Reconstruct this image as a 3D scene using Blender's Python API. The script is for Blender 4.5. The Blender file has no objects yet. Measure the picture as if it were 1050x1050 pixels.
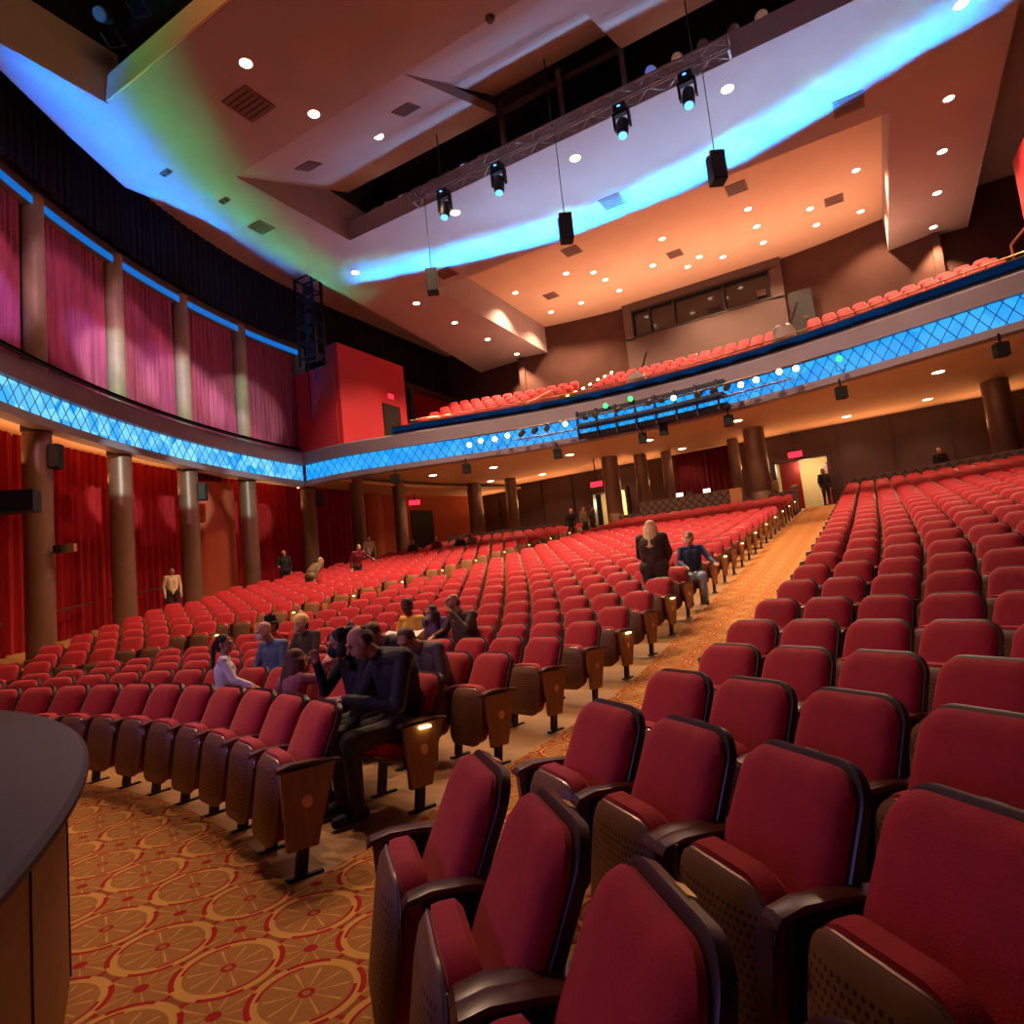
import bpy, bmesh, math, random
import numpy as np
from mathutils import Vector, Matrix
random.seed(7)
D = bpy.data
SC = bpy.context.scene
COL = SC.collection
sin, cos, pi, hyp = math.sin, math.cos, math.pi, math.hypot

# ------------------------------------------------------------------ camera, world, exposure
cd = D.cameras.new('camera'); cam = D.objects.new('camera', cd); COL.objects.link(cam)
CM = np.array([[0.859015, -0.14242, -0.491741], [0.501729, 0.04323, 0.863944], [-0.101785, -0.988862, 0.108592]])
CP = np.array([0, 0, 1.5]); FPX = 659.5
mw = Matrix.Identity(4)
for i in range(3):
    mw[i][0] = CM[i, 0]; mw[i][1] = -CM[i, 1]; mw[i][2] = -CM[i, 2]; mw[i][3] = CP[i]
cam.matrix_world = mw
cd.sensor_width = 36; cd.lens = FPX / 1050 * 36; cd.clip_start = 0.05; cd.clip_end = 200
SC.camera = cam
w = D.worlds.new('world'); SC.world = w; w.use_nodes = True
w.node_tree.nodes['Background'].inputs[0].default_value = (1.0, 0.72, 0.62, 1)
w.node_tree.nodes['Background'].inputs[1].default_value = 0.01
SC.view_settings.view_transform = 'Standard'; SC.view_settings.look = 'None'
SC.view_settings.exposure = 0.0; SC.view_settings.gamma = 1.0
try: SC.view_settings.use_curve_mapping = False
except Exception: pass
SC.cycles.max_bounces = 6; SC.cycles.diffuse_bounces = 3; SC.cycles.glossy_bounces = 2
SC.cycles.sample_clamp_indirect = 6.0
WARM = (1.0, 0.62, 0.36)

def to_px(P):
    v = CM.T @ (np.array(P, float) - CP)
    if v[2] < 0.25: return None
    return 525 + FPX * v[0] / v[2], 525 + FPX * v[1] / v[2], v[2]

def add_light(name, typ, loc, target, energy, color, parent=None, **kw):
    l = D.lights.new(name, typ); l.energy = energy; l.color = color
    for k, v in kw.items(): setattr(l, k, v)
    o = D.objects.new(name, l); COL.objects.link(o); o.location = loc
    d = (Vector(target) - Vector(loc)).normalized()
    o.rotation_euler = d.to_track_quat('-Z', 'Y').to_euler()
    if parent is not None:
        o.parent = parent; o.location = Vector(loc) - parent.location
    return o

def strip_light(a, b, aim, energy, color, width=0.05, spread=40):
    """a thin strip of wash light from a to b throwing towards direction aim"""
    a, b, aim = Vector(a), Vector(b), Vector(aim).normalized()
    l = D.lights.new('wash_strip_light', 'AREA'); l.shape = 'RECTANGLE'
    l.size = (b - a).length; l.size_y = width; l.energy = energy; l.color = color; l.spread = math.radians(spread)
    o = D.objects.new('wash_strip_light', l); COL.objects.link(o)
    x = (b - a).normalized(); z = -(aim - x * aim.dot(x)).normalized(); y = z.cross(x)
    m = Matrix.Identity(4)
    for i in range(3): m[i][0] = x[i]; m[i][1] = y[i]; m[i][2] = z[i]; m[i][3] = (a[i] + b[i]) / 2
    o.matrix_world = m
    return o
# downlight powers (W), coloured washes along the two light bands, added stage-side fill on the house
DL_POWER = {'front': 2700, 'side': 2000, 'panel': 4200, 'rear': 1500, 'under': 420, 'under2': 180, 'left': 500}
OCC_LIST = [('centre', 1, 0), ('centre', 1, 1)]
BCX, BCY = -6.4, 0.75
BATTEN = [(-16.918, 20.432), (-15.753, 20.802), (-14.593, 21.189), (-13.43, 21.566), (-12.26, 21.92), (-11.078, 22.231), (-9.88, 22.477), (-8.67, 22.651), (-7.452, 22.752), (-6.23, 22.779), (-5.009, 22.731), (-3.792, 22.61), (-2.585, 22.416), (-1.393, 22.15), (-0.213, 21.827), (0.953, 21.462), (2.115, 21.082), (3.276, 20.697), (4.442, 20.329)]
for k in range(18):           # blue and green battens on top of the balcony front, throwing up on the central ceiling
    p = [(*q, 8.12) for q in BATTEN[k:k + 2]]; tx, ty = p[1][0] - p[0][0], p[1][1] - p[0][1]; tl = hyp(tx, ty); inx, iny = ty / tl, -tx / tl
    strip_light(p[0], p[1], (inx * .33, iny * .33, 1), (70 if k < 3 else 118 if k < 15 else 62), (0.0, 0.235, 1.0), .014, 22)
    strip_light(p[0], p[1], (inx * .44, iny * .44, 1), 6, (0.15, 1.0, 0.4), .014, 18)
    strip_light(p[0], p[1], (inx * .75, iny * .75, 1), (10 if k < 4 else 27), (0.30, 0.60, 1.0), .014, 55)
for k in range(12):           # the same along the left wall band
    y0, y1 = 2.0 + k * 1.45, 2.0 + (k + 1) * 1.45
    f = lambda y: (4.636 - math.sqrt(25.87 ** 2 - (y - 21.361) ** 2), y, 8.12)
    p = [f(y0), f(y1)]; ym = (y0 + y1) / 2; nx, ny = (4.636 - f(ym)[0]) / 25.9, (21.361 - ym) / 25.9
    strip_light(p[0], p[1], (nx * .31, ny * .31, 1), 50, (0.0, 0.22, 1.0), .014, 24)
    strip_light(p[0], p[1], (nx * .58, ny * .58, 1), 6.5, (0.0, 1.0, 0.34), .014, 22)
# added warm strips, unseen behind the last balcony row, brightening the raised ceiling
for k in range(4):
    x0 = -13.5 + k * 3.9
    strip_light((x0, 29.9, 11.0), (x0 + 3.0, 29.9, 11.0), (0, -.45, 1), 195, (1.0, .50, .29), .3, 150)
# unseen area lights added at the stage side: warm on the house, cool low fill
def area(loc, aim, sx, sy, e, col, spread=150):
    o = add_light('area_fill', 'AREA', loc, aim, e, col); o.data.shape = 'RECTANGLE'; o.data.size = sx; o.data.size_y = sy; o.data.spread = math.radians(spread); return o
area((-9, -4, 9.5), (-7, 16, 2.0), 9, 2.5, 170, (1.0, .50, .40), 70)
area((-6, -2.5, 3.2), (-2, 6, 0.8), 5, 1.2, 40, (.42, .30, 1.0), 90)
for x, tx, en in ((-12.8, -14, 1900), (-10, -9, 1900), (-3, -5, 1300), (-.8, 1.0, 900)):      # house fill added from the ceiling slot
    add_light('slot_fill_lamp', 'SPOT', (x, 16.7, 14.95), (tx, 13.0, .8), en, (1.0, .66, .45), None, spot_size=math.radians(75), spot_blend=.8, shadow_soft_size=.15)

# added unseen strips that brighten the soffits under the balcony and behind the left columns
for k in range(6):
    x0 = -24 + k * 5.4
    strip_light((x0, 33.7, 6.0), (x0 + 4.6, 33.7, 6.0), (0, -1.1, 1), 75, (1.0, .45, .18), .15, 140)
for (y0, y1) in ((4.5, 9.5), (10, 14.5), (15.5, 20)):
    q = lambda y: (4.636 - math.sqrt(28.0 ** 2 - (y - 21.361) ** 2), y, 6.0)
    strip_light(q(y0), q(y1), (.7, .2, 1), 75, (1.0, .42, .15), .1, 140)
for x, aim, en in ((-9.6, (-.6, 2.4, .7), 2500), (-12.5, (-6.0, 4.5, .7), 1500)):      # spots added in the front ceiling opening for side light on the near seats
    add_light('front_fill_spot', 'SPOT', (x, 6.9, 15.0), aim, en, (1.0, .58, .40), None, spot_size=math.radians(34), spot_blend=.8, shadow_soft_size=.12)
# coloured spots on the upper curtains and the column heads
for k, y in enumerate((3.4, 6.5, 9.5, 12.4, 15.3, 18.5)):
    x = 4.636 - math.sqrt(26.6 ** 2 - (y - 21.361) ** 2)
    add_light('gobo_spot', 'SPOT', (-6.0 + .3 * k, 6.4, 14.9), (x, y, 10.3), 2800, (1.0, .46, .62), None, spot_size=math.radians(15), spot_blend=.5, shadow_soft_size=.05)
    add_light('gobo_spot', 'SPOT', (-6.0 + .3 * k, 6.4, 14.9), (x, y + .5, 9.9), 6000, (.42, .34, 1.0), None, spot_size=math.radians(8), spot_blend=.8, shadow_soft_size=.05)
for k, y in enumerate((10.95, 13.85, 16.85)):
    x = 4.636 - math.sqrt(26.55 ** 2 - (y - 21.361) ** 2)
    add_light('column_spot', 'SPOT', (-4.0, 4.0, 9.5), (x, y, 6.0), 14000, (.75, 1.0, .85), None, spot_size=math.radians(5.5), spot_blend=.5, shadow_soft_size=.04)
    add_light('column_spot', 'SPOT', (-4.0, 4.0, 9.5), (x, y, 9.4), 9000, (.75, 1.0, .85), None, spot_size=math.radians(9), spot_blend=.5, shadow_soft_size=.04)

for (x, y, z, e) in ((-20.6, 9.9, 5.3, 2600), (-21.9, 12.6, 5.2, 3200), (-23.0, 15.6, 5.0, 2400), (-23.9, 18.6, 3.6, 2200)):     # pink patches on the lower curtains
    add_light('gobo_spot', 'SPOT', (-3.5, 1.0, 9.0), (x, y, z), e, (1.0, .42, .52), None, spot_size=math.radians(5), spot_blend=.35, shadow_soft_size=.03)

area((-9.5, 5.6, 15.0), (-11.5, 8.1, 14.3), 3.5, .2, 45, (1.0, .55, .16), 160)     # work light inside the front ceiling opening

for k in range(1, 9):         # extra hidden strips added behind the balcony lip to lift its underside
    a0, a1 = -.60 + k * .135, -.60 + (k + 1) * .135
    p = [(BCX + 22.75 * sin(a), BCY + 22.75 * cos(a), 6.72) for a in (a0, a1)]; am = (a0 + a1) / 2
    strip_light(p[0], p[1], (sin(am) * 1.5, cos(am) * 1.5, 1), 42, (1.0, .46, .19), .08, 140)
for (x, y, z) in ((-13, 35.6, 5.6), (-3, 36.5, 6.0)):     # lobby lamps beyond the rear doors
    add_light('lobby_lamp', 'POINT', (x, y, z), (x, y, 0), 160, (1.0, .78, .42), None, shadow_soft_size=.2)

# ------------------------------------------------------------------ materials
def mat(name, col, rough=0.6, metal=0.0, emit=None, estr=0.0, var=0.0, vscale=8.0, bump=0.0, bscale=40.0, sheen=0.0, spec=0.5, stretch=None):
    m = D.materials.new(name); m.use_nodes = True; nt = m.node_tree; N = nt.nodes; L = nt.links
    b = N['Principled BSDF']
    b.inputs['Base Color'].default_value = (*col, 1); b.inputs['Roughness'].default_value = rough
    b.inputs['Metallic'].default_value = metal; b.inputs['Specular IOR Level'].default_value = spec
    if sheen:
        b.inputs['Sheen Weight'].default_value = sheen; b.inputs['Sheen Roughness'].default_value = 0.4
        b.inputs['Sheen Tint'].default_value = (1.0, 0.35, 0.35, 1)
    if emit:
        b.inputs['Emission Color'].default_value = (*emit, 1); b.inputs['Emission Strength'].default_value = estr
    if var or bump:
        tc = N.new('ShaderNodeTexCoord'); mp = N.new('ShaderNodeMapping'); L.new(tc.outputs['Object'], mp.inputs[0])
        if stretch: mp.inputs['Scale'].default_value = stretch
    if var:
        n = N.new('ShaderNodeTexNoise'); n.inputs['Scale'].default_value = vscale; n.inputs['Detail'].default_value = 4
        L.new(mp.outputs[0], n.inputs['Vector'])
        r = N.new('ShaderNodeMapRange'); r.inputs[1].default_value = 0.3; r.inputs[2].default_value = 0.7
        r.inputs[3].default_value = 1 - var; r.inputs[4].default_value = 1 + var
        L.new(n.outputs[0], r.inputs[0])
        mx = N.new('ShaderNodeMix'); mx.data_type = 'RGBA'; mx.blend_type = 'MULTIPLY'; mx.inputs[0].default_value = 1
        mx.inputs[6].default_value = (*col, 1); L.new(r.outputs[0], mx.inputs[7]); L.new(mx.outputs[2], b.inputs['Base Color'])
    if bump:
        n2 = N.new('ShaderNodeTexNoise'); n2.inputs['Scale'].default_value = bscale; L.new(mp.outputs[0], n2.inputs['Vector'])
        bp = N.new('ShaderNodeBump'); bp.inputs['Strength'].default_value = bump; bp.inputs['Distance'].default_value = 0.02
        L.new(n2.outputs[0], bp.inputs['Height']); L.new(bp.outputs[0], b.inputs['Normal'])
    return m

class NB:
    """tiny node expression helper"""
    def __init__(s, m): s.nt = m.node_tree
    def _in(s, sock, v):
        if isinstance(v, (int, float)): sock.default_value = v
        else: s.nt.links.new(v, sock)
    def m(s, op, a, b=0.0, c=0.0):
        n = s.nt.nodes.new('ShaderNodeMath'); n.operation = op
        s._in(n.inputs[0], a); s._in(n.inputs[1], b); s._in(n.inputs[2], c); return n.outputs[0]
    def mix(s, f, a, b):
        n = s.nt.nodes.new('ShaderNodeMix'); n.data_type = 'RGBA'; s._in(n.inputs[0], f)
        for k, v in ((6, a), (7, b)):
            if isinstance(v, tuple): n.inputs[k].default_value = (*v, 1)
            else: s.nt.links.new(v, n.inputs[k])
        return n.outputs[2]

def carpet_material():
    m = mat('patterned_carpet', (0.3, 0.1, 0.03), 0.95, spec=0.1); b = m.node_tree.nodes['Principled BSDF']; B = NB(m); N = m.node_tree.nodes; L = m.node_tree.links
    g = N.new('ShaderNodeNewGeometry'); sx = N.new('ShaderNodeSeparateXYZ'); L.new(g.outputs['Position'], sx.inputs[0])
    P = 0.47
    def cell(ox, oy):
        u = B.m('SUBTRACT', B.m('FLOORED_MODULO', B.m('ADD', sx.outputs[0], 20 * P + ox + P / 2), P), P / 2)
        v = B.m('SUBTRACT', B.m('FLOORED_MODULO', B.m('ADD', sx.outputs[1], 20 * P + oy + P / 2), P), P / 2)
        r = B.m('SQRT', B.m('ADD', B.m('MULTIPLY', u, u), B.m('MULTIPLY', v, v)))
        return r, B.m('ARCTAN2', v, u)
    rA, aA = cell(2.64, -1.83); rB, aB = cell(2.64 + P / 2, -1.83 + P / 2)
    def band(r, lo, hi): return B.m('MULTIPLY', B.m('GREATER_THAN', r, lo), B.m('LESS_THAN', r, hi))
    nz = N.new('ShaderNodeTexNoise'); nz.inputs['Scale'].default_value = 60; L.new(g.outputs['Position'], nz.inputs['Vector'])
    brown = B.mix(nz.outputs[0], (0.29, 0.125, 0.038), (0.42, 0.19, 0.06)); gold = (0.58, 0.31, 0.08); red = (0.36, 0.02, 0.018); dk = (0.27, 0.095, 0.03)
    c = B.mix(B.m('GREATER_THAN', B.m('MINIMUM', rA, rB), 0.185), brown, dk)
    # ground between discs
    # disc B: spokes, red rim arcs
    def spokes(a): return B.m('GREATER_THAN', B.m('SINE', B.m('MULTIPLY', a, 10.0)), 0.93)
    def arcs(a, ph): return B.m('GREATER_THAN', B.m('SINE', B.m('ADD', B.m('MULTIPLY', a, 4.0), ph)), -0.1)
    c = B.mix(B.m('MULTIPLY', band(rB, 0.03, 0.17), spokes(aB)), c, gold)
    c = B.mix(B.m('MULTIPLY', band(rB, 0.168, 0.19), arcs(aB, 1.57)), c, red)
    c = B.mix(B.m('LESS_THAN', rB, 0.03), c, red)
    # disc A: gold ring with red double arcs
    inA = B.m('LESS_THAN', rA, 0.225)
    c = B.mix(inA, c, brown)
    c = B.mix(B.m('MULTIPLY', band(rA, 0.03, 0.16), spokes(aA)), c, gold)
    c = B.mix(band(rA, 0.178, 0.222), c, gold)
    c = B.mix(B.m('MULTIPLY', band(rA, 0.205, 0.228), arcs(aA, -1.57)), c, red)
    c = B.mix(B.m('MULTIPLY', band(rA, 0.178, 0.192), B.m('GREATER_THAN', B.m('SINE', B.m('ADD', B.m('MULTIPLY', aA, 2.0), 1.57)), 0.2)), c, red)
    c = B.mix(B.m('LESS_THAN', rA, 0.032), c, red)
    c = B.mix(B.m('LESS_THAN', rA, 0.016), c, brown)
    L.new(c, b.inputs['Base Color'])
    return m

def dots_material(name, col, dot, scale):
    m = mat(name, col, 0.5); b = m.node_tree.nodes['Principled BSDF']; B = NB(m); N = m.node_tree.nodes; L = m.node_tree.links
    tc = N.new('ShaderNodeTexCoord'); sx = N.new('ShaderNodeSeparateXYZ'); L.new(tc.outputs['Object'], sx.inputs[0])
    u = B.m('MULTIPLY', sx.outputs[0], scale); v = B.m('MULTIPLY', sx.outputs[2], scale)
    row = B.m('FLOORED_MODULO', B.m('FLOOR', v), 2.0)
    fu = B.m('SUBTRACT', B.m('FRACT', B.m('ADD', u, B.m('MULTIPLY', row, 0.5))), 0.5); fv = B.m('SUBTRACT', B.m('FRACT', v), 0.5)
    r = B.m('SQRT', B.m('ADD', B.m('MULTIPLY', fu, fu), B.m('MULTIPLY', fv, fv)))
    ins = B.m('MULTIPLY', B.m('LESS_THAN', B.m('ABSOLUTE', sx.outputs[0]), 0.19), B.m('LESS_THAN', B.m('ABSOLUTE', B.m('SUBTRACT', sx.outputs[2], 0.40)), 0.17))
    L.new(B.mix(B.m('MULTIPLY', B.m('LESS_THAN', r, 0.28), ins), col, dot), b.inputs['Base Color'])
    return m

def lattice_material(name, bg, line, su, sv, lw=0.09, use_uv=True):
    m = mat(name, bg, 0.8); b = m.node_tree.nodes['Principled BSDF']; B = NB(m); N = m.node_tree.nodes; L = m.node_tree.links
    tc = N.new('ShaderNodeTexCoord'); sx = N.new('ShaderNodeSeparateXYZ'); L.new(tc.outputs['UV'], sx.inputs[0])
    p = B.m('MULTIPLY', sx.outputs[0], su); q = B.m('MULTIPLY', sx.outputs[1], sv)
    a = B.m('ABSOLUTE', B.m('SUBTRACT', B.m('FRACT', B.m('ADD', p, q)), 0.5)); c = B.m('ABSOLUTE', B.m('SUBTRACT', B.m('FRACT', B.m('SUBTRACT', p, q)), 0.5))
    k = B.m('LESS_THAN', B.m('MINIMUM', a, c), lw)
    nz = N.new('ShaderNodeTexNoise'); nz.inputs['Scale'].default_value = 30
    L.new(B.mix(k, B.mix(nz.outputs[0], bg, tuple(x * 1.6 for x in bg)), line), b.inputs['Base Color'])
    return m

def led_material(name, c0, c1, strength, scale):
    m = mat(name, (0.01, 0.02, 0.03), 0.4); b = m.node_tree.nodes['Principled BSDF']; N = m.node_tree.nodes; L = m.node_tree.links; B = NB(m)
    tc = N.new('ShaderNodeTexCoord'); v = N.new('ShaderNodeTexVoronoi'); v.inputs['Scale'].default_value = scale
    L.new(tc.outputs['Object'], v.inputs['Vector']); r = N.new('ShaderNodeSeparateColor'); L.new(v.outputs['Color'], r.inputs[0])
    L.new(B.mix(r.outputs[0], c0, c1), b.inputs['Emission Color']); b.inputs['Emission Strength'].default_value = strength
    return m

M = {}
M['velvet'] = mat('red_velvet', (0.40, 0.014, 0.022), 0.75, sheen=0.5, var=0.10, vscale=14, bump=0.15, bscale=160, spec=0.25)
M['velvet_far'] = mat('red_velvet_plain', (0.42, 0.016, 0.024), 0.75, sheen=0.5, spec=0.25)
M['darkwood'] = mat('dark_mahogany', (0.045, 0.016, 0.010), 0.35, var=0.25, vscale=6, stretch=(1, 8, 1))
M['armwood'] = mat('arm_mahogany', (0.085, 0.024, 0.012), 0.28, var=0.25, vscale=6, stretch=(8, 1, 1))
M['panelwood'] = mat('panel_wood', (0.27, 0.115, 0.040), 0.45, var=0.15, vscale=5, stretch=(6, 6, 1))
M['shell'] = dots_material('perforated_shell', (0.19, 0.082, 0.032), (0.04, 0.016, 0.008), 42)
M['blackmetal'] = mat('black_metal', (0.012, 0.011, 0.011), 0.4, 0.3)
M['black'] = mat('black_paint', (0.008, 0.008, 0.009), 0.5)
M['chrome'] = mat('seat_trim_metal', (0.55, 0.42, 0.36), 0.25, 0.9)
M['brass'] = mat('brass', (0.75, 0.52, 0.26), 0.35, 0.9)
M['emblem'] = mat('emblem_copper', (0.70, 0.36, 0.24), 0.4, 0.5)
M['aislelight'] = mat('aisle_light_lens', (0.8, 0.6, 0.3), 0.4, emit=(1.0, 0.72, 0.30), estr=9)
M['carpet'] = carpet_material()
M['wood'] = mat('tan_floor', (0.42, 0.215, 0.07), 0.42, var=0.18, vscale=3, stretch=(1, 6, 1))
M['stage'] = mat('stage_black', (0.009, 0.011, 0.015), 0.45, var=0.35, vscale=3, bump=0.1, bscale=5)
M['stagewood'] = mat('stage_fascia_wood', (0.19, 0.075, 0.022), 0.5, var=0.2, vscale=3, stretch=(1, 1, 5))
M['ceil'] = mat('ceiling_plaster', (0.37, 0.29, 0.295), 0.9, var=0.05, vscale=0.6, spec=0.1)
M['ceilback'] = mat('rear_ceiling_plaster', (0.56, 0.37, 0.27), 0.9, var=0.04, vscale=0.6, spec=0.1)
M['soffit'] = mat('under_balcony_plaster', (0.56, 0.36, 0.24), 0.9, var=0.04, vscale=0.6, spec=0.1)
M['void'] = mat('attic_black', (0.012, 0.009, 0.008), 0.95, spec=0.05)
M['brownwall'] = mat('brown_wall', (0.085, 0.035, 0.026), 0.75, var=0.12, vscale=1.2, spec=0.2)
M['panelwall'] = mat('rear_wall_panelling', (0.06, 0.020, 0.012), 0.5, var=0.2, vscale=1.5, stretch=(1, 1, .3))
M['redwall'] = mat('red_wall', (0.52, 0.022, 0.035), 0.7, var=0.05, vscale=1)
M['orangewall'] = mat('terracotta_wall', (0.40, 0.075, 0.03), 0.8, var=0.06, vscale=1)
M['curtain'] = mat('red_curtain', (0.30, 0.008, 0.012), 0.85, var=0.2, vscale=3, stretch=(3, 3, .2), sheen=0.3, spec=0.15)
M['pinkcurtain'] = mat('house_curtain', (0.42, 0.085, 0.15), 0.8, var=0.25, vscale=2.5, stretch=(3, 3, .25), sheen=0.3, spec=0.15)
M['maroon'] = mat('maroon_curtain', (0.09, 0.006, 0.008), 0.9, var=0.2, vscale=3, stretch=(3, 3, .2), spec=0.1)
M['flap'] = mat('cutoff_flap_black', (0.0025, 0.0025, 0.0025), 1.0, spec=0.0)  # for the flaps added to block part of the wash
M['darkdrape'] = mat('black_drape', (0.012, 0.012, 0.013), 0.9, var=0.3, vscale=3, stretch=(4, 4, .1), spec=0.1)
M['column'] = mat('bronze_column', (0.15, 0.072, 0.045), 0.42, 0.15, var=0.2, vscale=2, stretch=(1, 1, .3))
M['pilaster'] = mat('pale_bronze_column', (0.42, 0.34, 0.22), 0.5, 0.0, var=0.12, vscale=2)
M['fascia'] = mat('grey_fascia', (0.20, 0.165, 0.215), 0.55, var=0.08, vscale=1)
M['lattice'] = mat('lattice_steel', (0.010, 0.035, 0.06), 0.5, 0.3)
M['led'] = led_material('led_panel', (0.0, 0.28, 0.95), (0.03, 0.42, 1.0), 1.15, 2.2)
M['ledleft'] = led_material('led_panel_bright', (0.0, 0.33, 0.95), (0.22, 0.72, 1.0), 1.2, 2.6)
M['corniceglow'] = mat('cornice_blue_glow', (0.02, 0.05, 0.1), 0.5, emit=(0.0, 0.20, 0.75), estr=0.7)  # blue light falling on the cornice, put in as emission
M['lens'] = mat('downlight_lens', (0.9, 0.8, 0.7), 0.4, emit=(1.0, 0.80, 0.55), estr=9)
M['ring'] = mat('downlight_ring', (0.65, 0.5, 0.4), 0.4)
M['parapet'] = mat('parapet_brown', (0.07, 0.032, 0.024), 0.6)
M['rail'] = mat('gold_rail', (0.55, 0.30, 0.13), 0.3, 0.8)
M['railwood'] = mat('dark_handrail', (0.07, 0.028, 0.016), 0.35)
M['truss'] = mat('truss_aluminium', (0.20, 0.15, 0.14), 0.4, 0.6)
M['glassdark'] = mat('booth_glass', (0.02, 0.014, 0.012), 0.08)
M['booth'] = mat('booth_wall', (0.10, 0.056, 0.048), 0.75, var=0.05, vscale=1)
M['diamond'] = lattice_material('diamond_fabric', (0.085, 0.045, 0.035), (0.035, 0.014, 0.011), 2.6, 2.6, 0.11)
M['exit'] = mat('exit_sign_red', (0.3, 0.0, 0.0), 0.4, emit=(1.0, 0.02, 0.05), estr=2.2)
M['lobby'] = mat('lobby_plaster', (0.75, 0.55, 0.30), 0.7)
M['lampwhite'] = mat('lamp_hot', (1, 1, 1), 0.3, emit=(1.0, 0.9, 0.8), estr=14)
M['lampblue'] = mat('lamp_cool', (1, 1, 1), 0.3, emit=(0.45, 0.75, 1.0), estr=12)
M['lampgreen'] = mat('lamp_green', (0.1, 1, 0.3), 0.3, emit=(0.02, 1.0, 0.22), estr=2.0)
M['beamblue'] = mat('moving_light_lens', (0.1, 0.2, 0.5), 0.2, emit=(0.08, 0.32, 1.0), estr=3.0)
M['dimblue'] = mat('catwalk_lens', (0.1, 0.12, 0.3), 0.2, emit=(0.12, 0.2, 0.7), estr=0.5)
M['dimlens'] = mat('dark_fixture_glass', (0.10, 0.085, 0.08), 0.15)
M['vent'] = mat('vent_grille', (0.16, 0.08, 0.065), 0.7)
M['ventdark'] = mat('vent_slot', (0.05, 0.025, 0.02), 0.7)
M['speaker'] = mat('speaker_black', (0.011, 0.010, 0.011), 0.6, spec=.2)
M['grille'] = mat('speaker_grille', (0.03, 0.029, 0.03), 0.6, var=0.4, vscale=90)
M['paper'] = mat('paper', (0.75, 0.7, 0.65), 0.8)
M['blueplastic'] = mat('blue_case', (0.02, 0.09, 0.42), 0.45)
M['screenglow'] = mat('monitor_glow', (0.5, 0.4, 0.3), 0.3, emit=(1.0, 0.75, 0.55), estr=2.5)
M['woodlight'] = mat('lectern_wood', (0.42, 0.17, 0.06), 0.5)

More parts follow.
